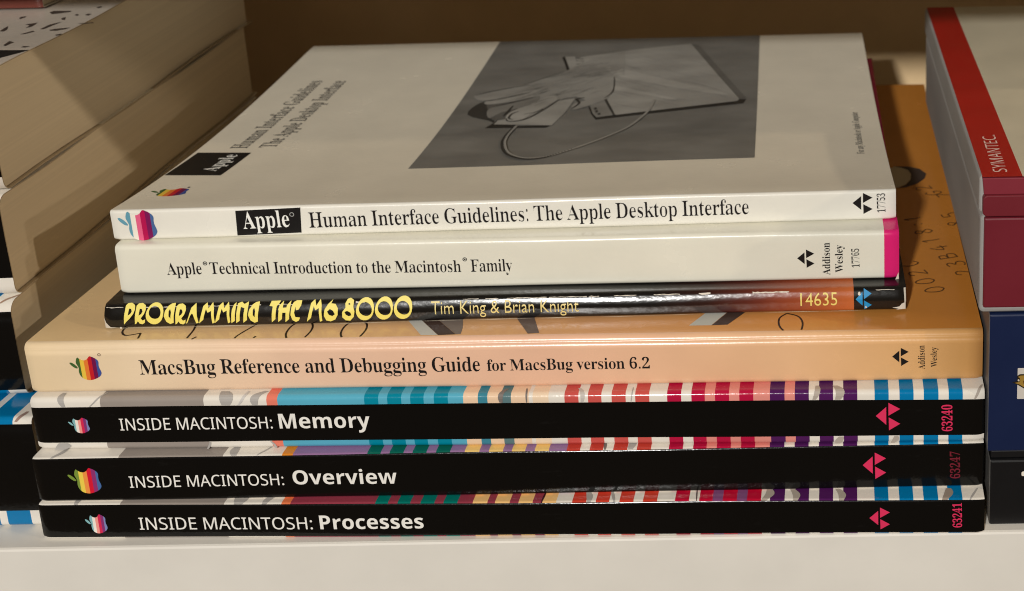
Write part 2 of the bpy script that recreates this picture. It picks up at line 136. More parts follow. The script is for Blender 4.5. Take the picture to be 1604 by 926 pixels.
# ------------------------------------------------------------------ lettering
G = {"serif":{" ":[175,[]],".":[180,[[89,-9,60,1,48,36,60,71,89,81,119,71,132,36,119,1]]],"0":[375,[[188,-7,133,1,91,24,60,61,39,111,23,241,27,311,39,371,60,420,91,456,133,479,189,486,242,479,283,456,314,419,336,370,348,310,353,240,348,171,336,110,314,61,283,24,241,1],[188,37,219,50,237,91,248,240,237,390,219,429,189,443,157,429,139,390,127,240,139,91,157,50]]],"1":[375,[[65,0,65,36,120,36,146,45,154,79,154,416,108,365,67,346,40,359,28,396,74,412,132,447,179,482,254,482,254,79,261,47,288,36,343,36,343,0]]],"2":[375,[[24,0,24,69,123,171,187,245,218,307,226,371,223,405,212,427,196,441,174,445,145,438,126,416,116,380,112,329,77,333,50,344,32,365,26,396,43,441,92,474,174,486,240,479,288,456,318,421,328,375,319,329,291,281,238,220,154,138,87,74,244,74,279,86,300,120,305,141,345,141,341,0]]],"3":[375,[[163,-7,81,5,34,35,19,74,23,96,36,113,76,126,82,89,99,62,125,46,158,40,199,49,230,79,241,139,234,174,214,202,181,221,137,227,95,227,95,269,140,269,178,275,204,296,220,327,225,367,211,424,193,440,169,445,148,441,133,430,116,391,111,341,75,345,47,356,30,374,24,401,34,434,62,461,108,480,173,486,237,479,286,458,317,423,328,377,320,335,298,301,265,275,225,256,279,238,326,201,340,174,345,138,329,70,288,25,230,1]]],"4":[375,[[121,0,121,36,140,36,179,44,191,58,195,84,195,125,9,125,9,166,199,480,293,480,293,169,363,169,363,125,293,125,293,84,297,58,309,44,348,36,357,36,357,0],[56,169,195,169,195,287,196,351,199,416,189,394,174,366,158,338,146,319]]],"5":[375,[[165,-7,84,5,40,35,27,75,31,95,42,109,81,121,88,83,111,52,154,40,195,50,226,83,237,148,231,192,213,223,184,241,146,247,103,243,71,235,40,247,62,480,316,480,319,357,281,357,275,380,267,399,244,406,105,406,94,281,126,288,168,291,238,282,293,256,328,211,340,148,336,108,324,75,282,27,226,1]]],"6":[375,[[197,-7,150,-1,109,18,76,49,51,93,35,151,30,222,42,325,77,409,104,441,137,466,176,481,222,486,291,476,329,449,340,412,336,393,322,376,298,364,260,360,256,400,243,434,216,447,180,435,152,401,134,345,125,269,161,286,218,294,273,285,315,258,343,214,352,155,342,90,313,38,264,5],[199,38,222,44,239,64,251,98,255,148,250,196,238,228,219,247,193,253,154,243,125,221,131,138,147,81,170,48]]],"7":[375,[[111,0,289,406,113,406,86,398,74,372,70,338,30,338,33,480,353,480,353,447,168,0]]],":":[180,[[89,278,60,289,48,324,60,359,89,369,119,359,132,324,119,289],[89,-9,60,1,48,36,60,71,89,81,119,71,132,36,119,1]]],"A":[437,[[-9,0,-9,18,24,30,49,75,206,466,224,465,384,87,411,34,425,22,443,18,443,0,229,0,229,18,270,25,283,46,273,81,253,132,103,132,79,71,76,59,75,48,87,26,124,18,128,18,128,0],[113,161,242,161,177,319]]],"B":[443,[[16,0,16,17,45,22,62,32,75,82,75,369,69,412,51,433,15,439,15,455,220,455,297,449,352,429,385,396,396,351,389,313,369,283,335,261,287,247,344,231,385,206,410,173,418,132,407,76,371,35,314,9,238,0],[182,252,188,252,234,257,263,272,279,301,285,345,281,385,269,412,248,428,216,434,188,425,182,391],[222,24,259,30,283,49,296,81,301,128,295,176,277,208,245,225,197,231,182,231,182,65,190,33]]],"C":[468,[[257,-11,193,-3,137,20,91,56,56,104,34,162,26,228,34,294,56,351,92,399,139,435,195,458,259,465,309,459,367,440,388,435,408,443,419,465,437,465,437,308,420,308,392,364,356,407,313,434,265,443,212,430,174,389,151,321,144,226,152,138,177,74,219,36,278,24,318,29,358,45,395,71,428,106,447,89,409,45,365,14,314,-5]]],"D":[496,[[20,0,20,17,63,30,74,75,74,374,71,407,61,426,15,439,15,455,222,455,328,441,405,396,452,325,468,228,453,128,408,57,333,14,228,0],[222,24,279,37,319,75,343,139,351,229,343,318,319,382,279,420,223,433,190,423,182,385,182,72,190,34]]],"F":[404,[[15,0,15,17,62,34,75,84,75,375,71,405,61,423,14,439,14,455,394,455,394,320,377,320,355,385,336,406,310,420,230,431,200,429,186,421,182,398,182,247,190,247,229,253,256,270,274,301,284,347,302,347,302,118,285,118,274,168,257,200,229,218,189,224,182,224,182,81,188,43,210,24,257,17,257,0]]],"G":[508,[[268,-10,200,-3,141,19,93,55,57,103,35,161,28,229,35,295,57,352,93,399,139,435,195,458,257,465,311,459,369,441,388,436,406,443,419,465,437,465,437,308,420,308,382,379,329,426,267,443,214,430,176,389,153,322,146,228,154,135,180,67,221,26,275,13,308,16,328,27,339,45,343,71,343,128,339,154,329,170,275,182,275,198,500,198,500,182,457,171,446,128,446,29,357,0]]],"H":[523,[[15,0,15,17,62,32,75,81,75,379,62,424,16,439,16,455,242,455,242,439,204,432,187,415,182,379,182,251,342,251,342,379,337,415,320,432,282,439,282,455,507,455,507,439,461,424,449,379,449,81,461,33,478,22,507,17,507,0,282,0,282,17,329,31,339,49,342,81,342,221,182,221,182,81,194,32,242,17,242,0]]],"I":[261,[[13,0,13,17,61,32,72,49,75,75,75,387,63,427,13,439,13,455,244,455,244,439,196,427,186,412,183,387,183,77,187,44,206,26,246,17,246,0]]],"M":[634,[[14,0,14,17,61,32,72,50,75,79,75,382,71,416,53,432,15,439,15,455,185,455,317,142,449,455,617,455,617,439,573,423,560,378,560,85,565,43,582,23,617,17,617,0,396,0,396,17,433,25,450,44,455,83,455,399,288,0,270,0,105,389,105,80,109,48,120,30,169,17,169,0]]],"R":[473,[[15,0,15,17,62,32,75,81,75,379,62,424,16,439,16,455,217,455,305,448,367,426,405,388,417,334,411,296,392,265,360,241,315,224,432,50,452,26,478,17,480,17,480,0,338,0,201,212,182,212,182,81,194,32,242,17,242,0],[182,234,203,234,249,240,280,258,298,290,304,336,299,378,284,407,259,425,224,431,190,422,182,385]]],"T":[423,[[92,0,92,17,123,21,142,31,152,50,156,81,156,433,149,433,102,426,65,403,41,367,29,318,11,318,11,455,410,455,410,317,394,317,381,368,357,404,319,426,269,433,263,433,263,81,267,49,276,30,296,21,328,17,328,0]]],"W":[611,[[171,-11,32,393,15,427,-15,439,-15,455,181,455,181,439,150,432,140,410,148,373,223,153,301,353,286,399,267,429,229,439,229,455,439,455,439,439,404,432,393,412,399,386,474,166,541,369,549,406,538,430,503,439,503,455,624,455,624,439,594,421,575,379,446,-11,428,-11,316,309,190,-11]]],"a":[344,[[255,-10,216,1,200,35,151,2,95,-9,64,-4,40,11,25,34,20,63,31,104,63,136,119,164,199,190,199,241,187,282,148,296,115,290,104,274,113,257,123,231,110,202,77,191,45,203,33,236,49,278,95,308,162,318,223,312,263,292,285,259,293,210,293,62,295,40,304,34,320,42,329,28,294,-1],[151,34,174,41,199,63,199,169,164,157,138,139,123,114,118,84,126,46]]],"b":[361,[[43,-11,43,388,37,428,8,439,8,455,138,455,138,279,175,308,221,318,254,313,284,299,308,276,326,245,342,166,337,118,323,75,300,40,270,13,233,-4,192,-10,148,-1,105,28,53,-11],[183,14,213,23,232,49,245,160,242,213,231,251,212,273,184,280,155,270,138,242,138,69,149,28]]],"c":[293,[[156,-10,119,-5,87,11,59,35,38,68,24,106,19,150,25,196,40,237,64,271,96,297,133,313,175,319,218,314,250,298,271,275,277,245,266,215,236,204,206,216,196,251,197,261,197,271,190,290,169,297,144,290,126,269,116,235,112,187,118,123,137,76,166,48,204,38,239,47,271,72,285,60,227,8]]],"d":[370,[[140,-10,107,-5,78,10,53,35,35,66,19,147,24,196,36,237,55,272,81,297,112,313,146,318,189,309,223,280,223,401,212,430,176,439,176,455,319,455,319,75,325,41,353,28,353,11,223,-10,223,39,188,2],[171,28,202,41,223,76,223,242,206,270,174,281,147,273,130,250,118,153,130,58,146,36]]],"e":[301,[[154,-10,117,-5,85,10,58,35,37,69,24,109,19,157,24,201,38,240,59,273,87,298,120,313,157,318,209,309,249,280,274,234,283,173,283,166,117,166,123,112,138,73,164,50,199,42,237,53,270,86,285,73,228,11],[116,192,201,192,201,215,193,277,181,292,161,297,127,274,116,203]]],"f":[214,[[15,0,15,16,40,22,50,35,52,73,52,277,16,277,16,310,52,310,52,353,60,400,85,436,123,457,174,465,212,460,240,446,257,425,263,400,252,367,224,355,195,365,185,391,193,420,196,426,197,433,193,441,180,443,163,440,153,430,148,390,148,310,203,310,203,277,148,277,148,65,158,26,199,16,199,0]]],"g":[327,[[146,-140,89,-136,48,-122,22,-100,14,-75,28,-46,69,-26,35,-1,24,30,28,54,42,74,102,110,42,150,22,212,27,242,40,268,88,305,157,318,233,304,317,304,317,268,268,268,286,237,291,203,276,151,234,116,172,103,157,103,142,104,112,94,101,71,111,55,141,49,175,49,259,40,303,13,316,-37,305,-80,272,-113,219,-133],[157,124,178,130,190,146,199,211,190,276,178,292,157,297,137,292,124,276,114,211,124,146,137,130],[161,-116,205,-113,238,-104,257,-88,263,-66,249,-41,205,-34,97,-34,79,-52,73,-73,79,-89,95,-103]]],"h":[381,[[18,0,18,16,45,26,52,56,52,399,46,429,19,440,19,455,148,455,148,267,190,305,243,318,281,312,309,292,325,258,330,212,330,56,337,26,363,16,363,0,202,0,202,16,207,16,228,26,235,56,235,217,229,258,219,268,203,271,173,262,148,235,148,56,154,26,180,16,180,0]]],"i":[198,[[101,362,65,376,50,412,65,449,101,463,137,449,151,412,136,376],[18,0,18,16,45,26,52,56,52,252,47,285,20,293,21,310,148,310,148,56,154,26,180,16,180,0]]],"k":[359,[[17,0,17,16,45,26,52,56,52,398,47,429,20,439,21,455,148,455,148,169,227,248,244,278,235,290,209,293,206,293,206,310,345,310,345,293,308,284,275,260,222,209,346,34,376,16,376,0,211,0,211,16,217,16,234,20,239,32,232,49,163,147,148,134,148,56,154,26,180,16,180,0]]],"l":[199,[[18,0,18,16,45,26,52,56,52,398,47,429,20,439,20,455,148,455,148,56,154,26,180,16,180,0]]],"m":[554,[[18,0,18,16,45,26,52,56,52,253,46,284,19,294,19,310,146,310,146,265,188,305,237,318,292,304,320,261,364,304,418,318,455,312,482,292,498,258,504,212,504,56,510,26,536,16,536,0,377,0,377,16,403,26,410,56,410,217,404,258,394,268,377,271,349,263,324,237,324,56,331,26,356,16,356,0,199,0,199,16,225,26,232,56,232,217,226,258,216,268,199,271,170,262,146,235,146,56,152,27,177,16,177,0]]],"n":[381,[[18,0,18,16,45,26,52,56,52,253,46,284,19,294,19,310,148,310,148,267,190,306,243,318,281,312,309,292,325,258,330,212,330,56,337,26,363,16,363,0,202,0,202,16,207,16,228,26,235,56,235,217,229,258,219,268,203,271,173,262,148,235,148,56,154,26,180,16,180,0]]],"o":[336,[[169,-10,127,-5,90,11,60,37,38,70,24,110,19,154,24,199,38,239,60,272,90,297,127,313,168,318,209,313,245,298,275,273,298,240,312,200,317,154,312,108,298,69,275,36,245,11,210,-5],[169,11,193,18,209,39,217,81,220,154,217,227,208,271,192,292,169,299,144,292,128,271,117,154,120,82,128,39,144,18]]],"p":[371,[[17,-139,17,-124,40,-117,50,-101,52,-64,52,243,46,283,19,295,19,310,143,310,143,263,180,305,230,319,264,314,293,298,317,274,335,241,350,160,334,72,316,38,291,12,261,-5,227,-10,183,1,148,32,148,-58,152,-99,167,-118,197,-123,197,-139],[195,28,222,36,239,59,253,154,241,248,225,270,199,278,171,267,148,235,148,69,167,38]]],"r":[287,[[18,0,18,16,45,26,52,56,52,252,46,285,20,293,21,310,146,310,146,252,187,301,233,318,258,315,275,304,289,266,278,234,248,222,222,231,207,250,189,260,162,241,149,192,149,56,159,25,197,16,197,0]]],"s":[288,[[151,-10,87,6,73,9,60,4,51,-9,36,-9,36,105,53,105,66,68,87,39,112,21,140,15,179,27,192,58,183,84,156,105,107,130,54,169,41,193,37,220,44,259,65,291,98,312,141,319,166,316,199,308,206,306,213,305,230,319,244,319,244,222,228,222,196,277,174,291,149,296,116,286,105,259,115,232,146,212,191,189,241,151,253,127,257,95,250,51,228,18,194,-3]]],"t":[228,[[124,-9,89,-4,66,10,53,36,48,71,48,279,20,279,20,300,88,369,129,424,144,424,144,310,208,310,208,279,144,279,144,82,149,51,168,40,189,49,206,75,222,66,182,9]]],"u":[375,[[131,-10,91,-3,65,17,51,51,46,97,46,248,39,282,11,294,11,310,142,310,142,74,151,46,177,36,205,43,228,66,228,248,221,283,189,294,189,310,324,310,324,70,331,39,360,30,360,13,300,7,228,-10,228,40,186,3]]],"v":[306,[[142,-10,38,248,22,281,-3,293,-3,310,164,310,164,294,156,294,136,290,129,276,130,268,185,122,236,253,241,272,232,289,203,294,203,310,305,310,305,295,278,279,260,243,160,-10]]],"y":[300,[[52,-140,10,-125,-3,-107,-7,-84,5,-53,36,-40,64,-49,75,-76,74,-81,74,-87,86,-99,114,-74,129,-44,140,-5,36,251,25,275,15,287,-3,293,-5,293,-5,310,162,310,162,293,136,289,128,275,130,267,133,257,185,119,230,241,236,260,238,274,229,289,203,293,203,310,300,310,300,293,277,281,259,242,162,-24,129,-96,95,-131]]]},"sans":{" ":[175,[]],".":[180,[[89,-9,60,1,48,36,60,71,89,81,119,71,132,36,119,1]]],":":[180,[[89,278,60,289,48,324,60,359,89,369,119,359,132,324,119,289],[89,-9,60,1,48,36,60,71,89,81,119,71,132,36,119,1]]],"A":[429,[[0,0,187,482,242,482,428,0,366,0,308,148,118,148,61,0],[138,202,290,202,236,347,230,367,221,396,214,419,203,378,193,347]]],"C":[424,[[261,-7,194,1,139,24,96,60,65,109,47,170,41,240,48,309,67,368,100,418,146,455,203,478,271,486,342,479,404,458,379,407,330,425,271,433,202,420,149,381,116,320,105,240,115,160,146,98,198,59,270,46,330,52,385,65,385,13,329,-2]]],"D":[490,[[65,0,65,480,213,480,281,473,338,453,385,419,420,374,442,315,449,244,433,138,383,61,304,15,199,0],[126,52,191,52,276,64,337,99,373,159,385,242,374,326,338,383,281,417,204,428,126,428]]],"E":[373,[[65,0,65,480,333,480,333,426,126,426,126,277,321,277,321,224,126,224,126,53,333,53,333,0]]],"H":[498,[[65,0,65,480,126,480,126,277,371,277,371,480,432,480,432,0,371,0,371,224,126,224,126,0]]],"I":[228,[[27,0,27,35,83,48,83,431,27,445,27,480,200,480,200,445,144,431,144,48,200,35,200,0]]],"M":[609,[[65,0,65,480,154,480,302,87,305,87,455,480,544,480,544,0,484,0,484,295,486,364,489,420,486,420,326,0,277,0,119,420,116,420,120,364,121,291,121,0]]],"N":[510,[[65,0,65,480,135,480,391,83,394,83,392,115,390,162,389,209,389,480,445,480,445,0,375,0,118,398,116,398,119,340,121,268,121,0]]],"O":[525,[[263,-7,194,1,139,24,96,61,65,111,47,171,41,241,47,310,65,370,96,419,139,456,195,479,263,487,329,479,384,456,427,420,458,370,477,310,484,240,477,171,458,110,427,61,384,24,329,1],[263,46,333,59,382,98,410,159,420,240,410,321,382,382,334,421,263,434,193,421,143,382,114,321,105,240,114,159,143,98,192,59]]],"S":[369,[[166,-7,91,-1,34,16,34,74,94,54,169,46,216,51,249,66,270,91,277,123,267,163,232,192,164,222,110,246,72,276,48,314,40,364,45,400,60,429,83,454,114,471,193,486,266,479,326,459,307,408,253,426,192,433,153,428,124,414,107,392,101,363,111,323,144,294,206,267,278,233,322,191,337,128,326,72,291,29,236,2]]],"T":[373,[[156,0,156,426,7,426,7,480,366,480,366,426,217,426,217,0]]],"Y":[380,[[160,0,160,183,0,480,66,480,190,244,315,480,380,480,220,186,220,0]]]},"bold":{"M":[633,[[60,0,60,480,199,480,312,113,314,113,435,480,573,480,573,0,478,0,478,227,479,279,481,335,483,375,480,375,357,0,263,0,148,376,145,376,148,336,150,278,151,223,151,0]]],"O":[535,[[267,-7,196,1,139,24,95,61,63,111,45,171,39,241,45,311,63,371,95,420,139,456,196,479,268,487,339,479,396,456,440,420,471,370,490,310,496,240,490,171,471,110,440,61,396,24,339,1],[267,79,323,89,361,122,382,173,389,240,382,308,361,359,323,392,268,402,212,392,175,359,153,308,146,240,153,173,175,122,212,89]]],"P":[422,[[60,0,60,480,214,480,294,470,349,440,381,392,392,330,387,289,374,252,351,219,316,193,268,176,206,171,162,171,162,0],[162,254,195,254,234,258,264,271,282,293,289,326,284,357,269,379,243,392,208,396,162,396]]],"c":[345,[[201,-7,129,5,75,39,41,97,30,181,36,242,53,291,80,328,117,353,160,368,210,373,276,366,324,349,295,271,251,287,210,293,176,286,152,265,137,230,132,182,137,134,153,101,177,81,210,75,266,83,313,106,313,21,265,0]]],"e":[397,[[218,-7,166,-2,121,14,83,40,54,76,36,123,30,181,36,240,52,288,78,325,113,352,155,368,203,373,271,363,324,330,357,278,368,207,368,158,132,158,139,121,157,92,185,74,223,68,287,75,347,97,347,19,290,0],[134,225,274,225,269,256,257,280,235,297,204,302,178,298,156,283,141,259]]],"i":[205,[[103,412,64,423,52,438,48,461,52,485,64,500,103,510,141,500,153,485,157,461,153,438,141,423],[52,0,52,367,152,367,152,0]]],"m":[660,[[52,0,52,367,129,367,142,320,148,320,168,344,194,361,255,373,323,360,348,344,366,320,375,320,395,344,421,361,483,373,538,365,577,342,601,300,609,239,609,0,509,0,509,214,506,249,495,274,478,289,454,293,420,286,398,265,385,231,381,184,381,0,281,0,281,214,277,249,267,274,250,289,226,293,190,286,168,262,156,224,152,173,152,0]]],"o":[416,[[207,-7,159,-1,116,15,80,43,53,80,36,128,30,184,42,265,78,324,134,361,209,373,258,368,300,351,336,324,363,287,380,240,385,184,373,103,337,43,281,6],[208,74,242,81,266,102,279,136,283,184,279,232,266,266,242,286,208,293,173,286,150,266,137,232,132,184,137,136,150,102,174,81]]],"r":[305,[[52,0,52,367,128,367,143,305,148,305,192,353,222,368,257,373,275,373,291,371,283,277,270,279,254,280,205,271,167,242,152,187,152,0]]],"s":[334,[[152,-7,86,-2,31,15,31,97,95,75,155,66,197,75,210,98,204,115,183,132,130,156,74,185,41,220,30,271,40,316,70,348,116,367,175,373,240,367,304,345,274,273,223,292,174,300,141,293,130,275,135,260,157,244,206,223,261,196,296,162,308,109,298,60,269,23,220,1]]],"v":[382,[[140,0,0,367,105,367,175,158,185,119,189,83,192,83,207,158,277,367,382,367,242,0]]],"w":[575,[[111,0,7,367,106,367,148,204,157,164,164,119,169,84,171,84,174,109,179,142,184,172,188,191,233,367,343,367,386,191,393,161,399,118,402,84,405,84,410,117,417,163,426,204,470,367,568,367,463,0,354,0,326,128,318,162,307,211,296,258,288,290,285,290,278,258,267,211,256,162,248,127,218,0]]],"y":[382,[[74,-161,45,-160,23,-156,23,-77,41,-79,62,-81,91,-76,112,-61,140,-15,146,3,0,367,109,367,179,161,187,130,191,97,193,97,198,130,207,161,275,367,382,367,227,-47,201,-97,166,-133,123,-154]]]},"round":{" ":[278,[]],"&":[625,[[495,339,463,282,422,229,326,339,383,384,422,428,444,473,451,521,439,579,405,626,353,658,287,669,215,658,160,626,124,577,112,512,136,427,189,354,124,311,73,264,40,211,28,153,42,89,79,38,134,4,200,-9,248,-4,299,13,355,45,416,93,494,0,620,0,482,160,550,250,593,339],[356,161,284,103,210,81,153,102,126,153,134,190,157,223,194,255,245,289],[208,521,229,567,282,586,313,581,338,566,354,544,360,516,343,465,271,405,229,458]]],"1":[500,[[300,682,202,682,202,0,300,0]]],"3":[500,[[81,569,143,591,197,598,246,591,283,571,307,539,315,496,307,454,281,423,239,404,180,397,180,307,244,301,289,277,317,240,326,193,318,148,296,114,261,92,216,84,141,97,64,136,64,30,137,1,209,-9,296,6,364,49,408,114,424,198,418,250,401,297,370,336,326,360,366,388,393,421,408,462,413,513,399,586,358,643,295,678,212,691,143,684,81,662]]],"4":[500,[[398,691,356,691,11,269,11,224,300,224,300,0,398,0,398,224,471,224,471,312,398,312],[298,506,300,506,300,312,142,312]]],"5":[500,[[404,682,101,682,101,327,202,336,277,313,324,268,340,207,329,160,298,120,254,94,199,84,124,97,50,134,50,33,133,1,215,-9,304,7,375,53,421,122,438,209,421,297,372,367,294,411,190,423,190,594,404,594]]],"6":[500,[[317,691,200,594,114,482,62,360,44,233,60,134,105,58,174,9,264,-9,341,7,405,51,449,116,465,195,450,274,410,337,350,379,274,394,214,385,167,366,198,437,246,506,307,567,376,616],[146,265,200,294,254,301,299,293,335,271,358,238,367,196,359,150,337,115,302,92,258,84,207,97,166,133,143,189]]],"B":[563,[[75,0,309,0,418,17,490,60,530,118,543,182,532,246,499,298,448,337,379,360,379,362,425,387,458,419,477,459,483,508,471,571,433,627,368,667,273,682,75,682],[173,594,263,594,320,586,356,566,376,535,382,499,373,451,346,417,301,397,238,390,173,390],[173,302,291,302,358,294,405,272,433,239,442,196,435,158,412,123,367,98,296,88,173,88]]],"K":[656,[[285,359,582,682,460,682,173,370,173,682,75,682,75,0,173,0,173,337,520,0,655,0]]],"T":[604,[[587,682,17,682,17,594,253,594,253,0,351,0,351,594,587,594]]],"a":[427,[[411,80,364,56,351,61,347,79,347,310,334,376,300,422,248,449,184,458,98,443,35,397,35,300,104,356,177,374,212,370,238,356,253,331,258,295,258,271,179,243,125,222,76,196,40,157,26,101,34,59,56,24,91,0,136,-9,197,2,257,37,279,2,325,-9,363,-2,411,26],[258,91,221,64,180,54,134,72,116,117,128,152,159,180,204,202,258,222]]],"g":[427,[[421,449,236,449,154,438,93,407,54,359,40,294,46,248,64,210,95,178,139,153,139,151,87,126,68,87,79,58,113,30,62,12,27,-14,7,-49,0,-94,15,-149,58,-192,124,-220,207,-230,296,-220,363,-192,405,-147,419,-87,412,-46,390,-10,350,18,289,38,187,64,152,96,172,123,221,134,280,148,334,181,363,226,376,282,366,332,329,380,421,380],[296,293,290,259,272,233,245,215,210,209,173,215,145,232,126,258,120,291,127,322,146,348,174,366,209,372,242,366,270,349,289,323],[333,-94,325,-121,300,-142,261,-155,209,-159,155,-155,116,-141,92,-120,84,-90,91,-62,113,-41,145,-27,186,-22,232,-25,280,-37,318,-59]]],"h":[500,[[150,682,61,682,61,0,150,0,150,322,207,372,262,387,299,379,326,357,344,323,350,278,350,0,439,0,439,275,427,355,396,413,347,447,286,458,213,440,152,390,150,390]]],"i":[219,[[154,449,65,449,65,0,154,0],[163,585,147,622,110,638,73,622,57,585,73,548,110,532,147,548]]],"m":[771,[[59,449,59,0,148,0,148,326,201,371,260,383,291,377,317,358,335,326,341,279,341,0,430,0,430,326,481,367,530,383,566,376,596,356,616,323,623,278,623,0,712,0,712,282,702,354,672,410,625,445,563,458,518,452,479,434,444,408,413,377,356,437,279,458,215,441,148,390,148,449]]],"n":[500,[[150,449,61,449,61,0,150,0,150,322,207,372,262,387,299,379,326,357,344,323,350,278,350,0,439,0,439,277,427,357,394,414,346,447,286,458,213,440,152,390,150,390]]],"r":[396,[[69,449,69,0,158,0,158,235,166,289,190,333,224,362,267,373,306,361,350,329,397,406,343,445,290,458,258,452,226,432,193,397,160,346,158,346,158,449]]],"t":[333,[[167,542,0,379,0,369,78,369,78,132,87,76,115,31,160,2,224,-9,277,0,332,21,332,104,280,79,231,71,210,74,189,85,173,106,167,139,167,369,309,369,309,449,167,449]]]}}
class Text:
    """outline of a line of lettering: list of glyphs, each a list of contours, units 1/1000 em"""
    def __init__(s, string, font, thin=0.0, track=0.0, small=None):
        s.glyphs = []; x = 0
        for i, ch in enumerate(string):
            adv, cs = G[font][ch]
            k = 1.0
            if small and i >= small[0]: k = small[1]
            gl = []
            if cs:
                big = max(cs, key=lambda c: abs(area(c)))
                sg = 1 if area(big) > 0 else -1
                for c in cs:
                    n = len(c)//2; pts = []
                    for j in range(n):
                        x0, y0 = c[2*j-2], c[2*j-1]; x1, y1 = c[(2*j+2) % (2*n)], c[(2*j+3) % (2*n)]
                        ny, ln = (y1-y0), math.hypot(x1-x0, y1-y0) or 1
                        pts.append((x + k*(c[2*j] - sg*thin*ny/ln), k*c[2*j+1]))
                    gl.append(pts)
                s.glyphs.append(gl)
            x += adv*k + track
        xs = [p[0] for g in s.glyphs for c in g for p in c]
        s.x0, s.x1 = min(xs), max(xs)
        s.cap = 682 if font == 'round' else (455 if font == 'serif' else 480)
def area(c):
    n = len(c)//2
    return sum(c[2*j]*c[(2*j+3) % (2*n)] - c[(2*j+2) % (2*n)]*c[2*j+1] for j in range(n))/2

def inside(p, c):
    r = False; n = len(c)
    for i in range(n):
        (x0, y0), (x1, y1) = c[i], c[(i+1) % n]
        if (y0 > p[1]) != (y1 > p[1]) and p[0] < x0+(p[1]-y0)/(y1-y0)*(x1-x0): r = not r
    return r

class Decal:
    """collects flat printed shapes in a surface's own (u, v) coordinates, then maps them onto it"""
    def __init__(s, surf, fine=0.0):
        s.surf = surf; s.fine = fine; s.v = []; s.f = []; s.c = []
    def poly(s, contours, color):
        # split into islands first: an outline with the holes that lie inside it
        cs = [list(map(tuple, c)) for c in contours]
        dep = [sum(inside(c[0], o) for o in cs if o is not c) for c in cs]
        for c, dp in zip(cs, dep):
            if dp % 2: continue
            grp = [c] + [o for o, d2 in zip(cs, dep) if d2 == dp+1 and inside(o[0], c)]
            flat = [Vector((p[0]*1000, p[1]*1000)) for o in grp for p in o]; ed = []; k = 0
            for o in grp:
                n = len(o); ed += [(k+i, k+(i+1) % n) for i in range(n)]; k += n
            vs, _, fs, *_r = delaunay_2d_cdt(flat, ed, [], 1, 1e-6)
            for f in fs:
                P = [(vs[i][0]/1000, vs[i][1]/1000) for i in f]
                c0 = (sum(p[0] for p in P)/3, sum(p[1] for p in P)/3)
                if sum(inside(c0, o) for o in grp) % 2: s.tri(P, color)
    def tri(s, P, color):
        """one triangle, halved until it is small enough to follow a curved surface"""
        if s.fine:
            L_ = [math.dist(P[i], P[(i+1) % 3]) for i in range(3)]; k = L_.index(max(L_))
            if L_[k] > s.fine and abs(P[k][1]-P[(k+1) % 3][1]) > s.fine*0.5:
                m_ = tuple((u+v)/2 for u, v in zip(P[k], P[(k+1) % 3])); o = P[(k+2) % 3]
                s.tri([P[k], m_, o], color); s.tri([m_, P[(k+1) % 3], o], color); return
        b = len(s.v); s.v += P; s.f.append([b, b+1, b+2]); s.c.append(color)
    def quads(s, left, right, color):
        b = len(s.v); n = len(left)
        s.v += list(left) + list(right)
        for i in range(n-1):
            s.f.append([b+i, b+i+1, b+n+i+1, b+n+i]); s.c.append(color)
    def stroke(s, pts, width, color, taper=False):
        P = np.array(pts, float); n = len(P)
        T = np.gradient(P, axis=0); T /= np.linalg.norm(T, axis=1)[:, None] + 1e-12
        Nn = np.stack([-T[:, 1], T[:, 0]], 1)
        wd = np.full(n, width/2)
        if taper: wd = wd*(0.35+0.65*np.sin(np.linspace(0.1, math.pi-0.1, n)))
        s.quads([tuple(q) for q in P+Nn*wd[:, None]], [tuple(q) for q in P-Nn*wd[:, None]], color)
    def text(s, t, O, E, T, color, orth=True):
        """O, E: baseline ends in (u, v); T: a point at cap height above O"""
        O, E, T = (np.array(q[:2], float) for q in (O, E, T))
        d = (E-O)/(t.x1-t.x0); up = T-O
        if orth:
            dn = (E-O)/np.linalg.norm(E-O); nn = np.array([-dn[1], dn[0]]); up = nn*(up@nn)
        up = up/t.cap
        for g in t.glyphs:
            s.poly([[tuple(O+d*(p[0]-t.x0)+up*p[1]) for p in c] for c in g], color)
    def build(s, name, parent, lift=None, mat=None, label=None):
        if lift is None: lift = 0.00011 if s.fine == 0.0003 else 0.00006
        vs = [s.surf(u, v, lift) for u, v in s.v]
        # keep every face turned outwards
        me = bpy.data.meshes.new(name); me.from_pydata(vs, [], s.f); me.update()
        ref = s.surf(*s.v[0], 0.001); nrm = Vector(ref)-Vector(s.surf(*s.v[0], 0.0))
        fl = [p.normal.dot(nrm) < 0 for p in me.polygons]
        if any(fl):
            fs = [f[::-1] if k else f for f, k in zip(s.f, fl)]
            me = bpy.data.meshes.new(name); me.from_pydata(vs, [], fs); me.update()
        paint(me, s.c)
        o = link(name, me, mat or M_INK, parent)
        if label: o['label'] = label
        return o
def smooth_curve(pts, n=8, closed=False):
    P = [np.array(p, float) for p in pts]; out = []
    m_ = len(P) if closed else len(P)-1
    for i in range(m_):
        a = P[i-1] if (closed or i > 0) else P[i]; b = P[i]; c = P[(i+1) % len(P)]
        d = P[(i+2) % len(P)] if (closed or i+2 < len(P)) else c
        for j in range(n):
            t = j/n
            out.append(tuple(0.5*((2*b)+(-a+c)*t+(2*a-5*b+4*c-d)*t*t+(-a+3*b-3*c+d)*t**3)))
    if not closed: out.append(tuple(P[-1]))
    return out
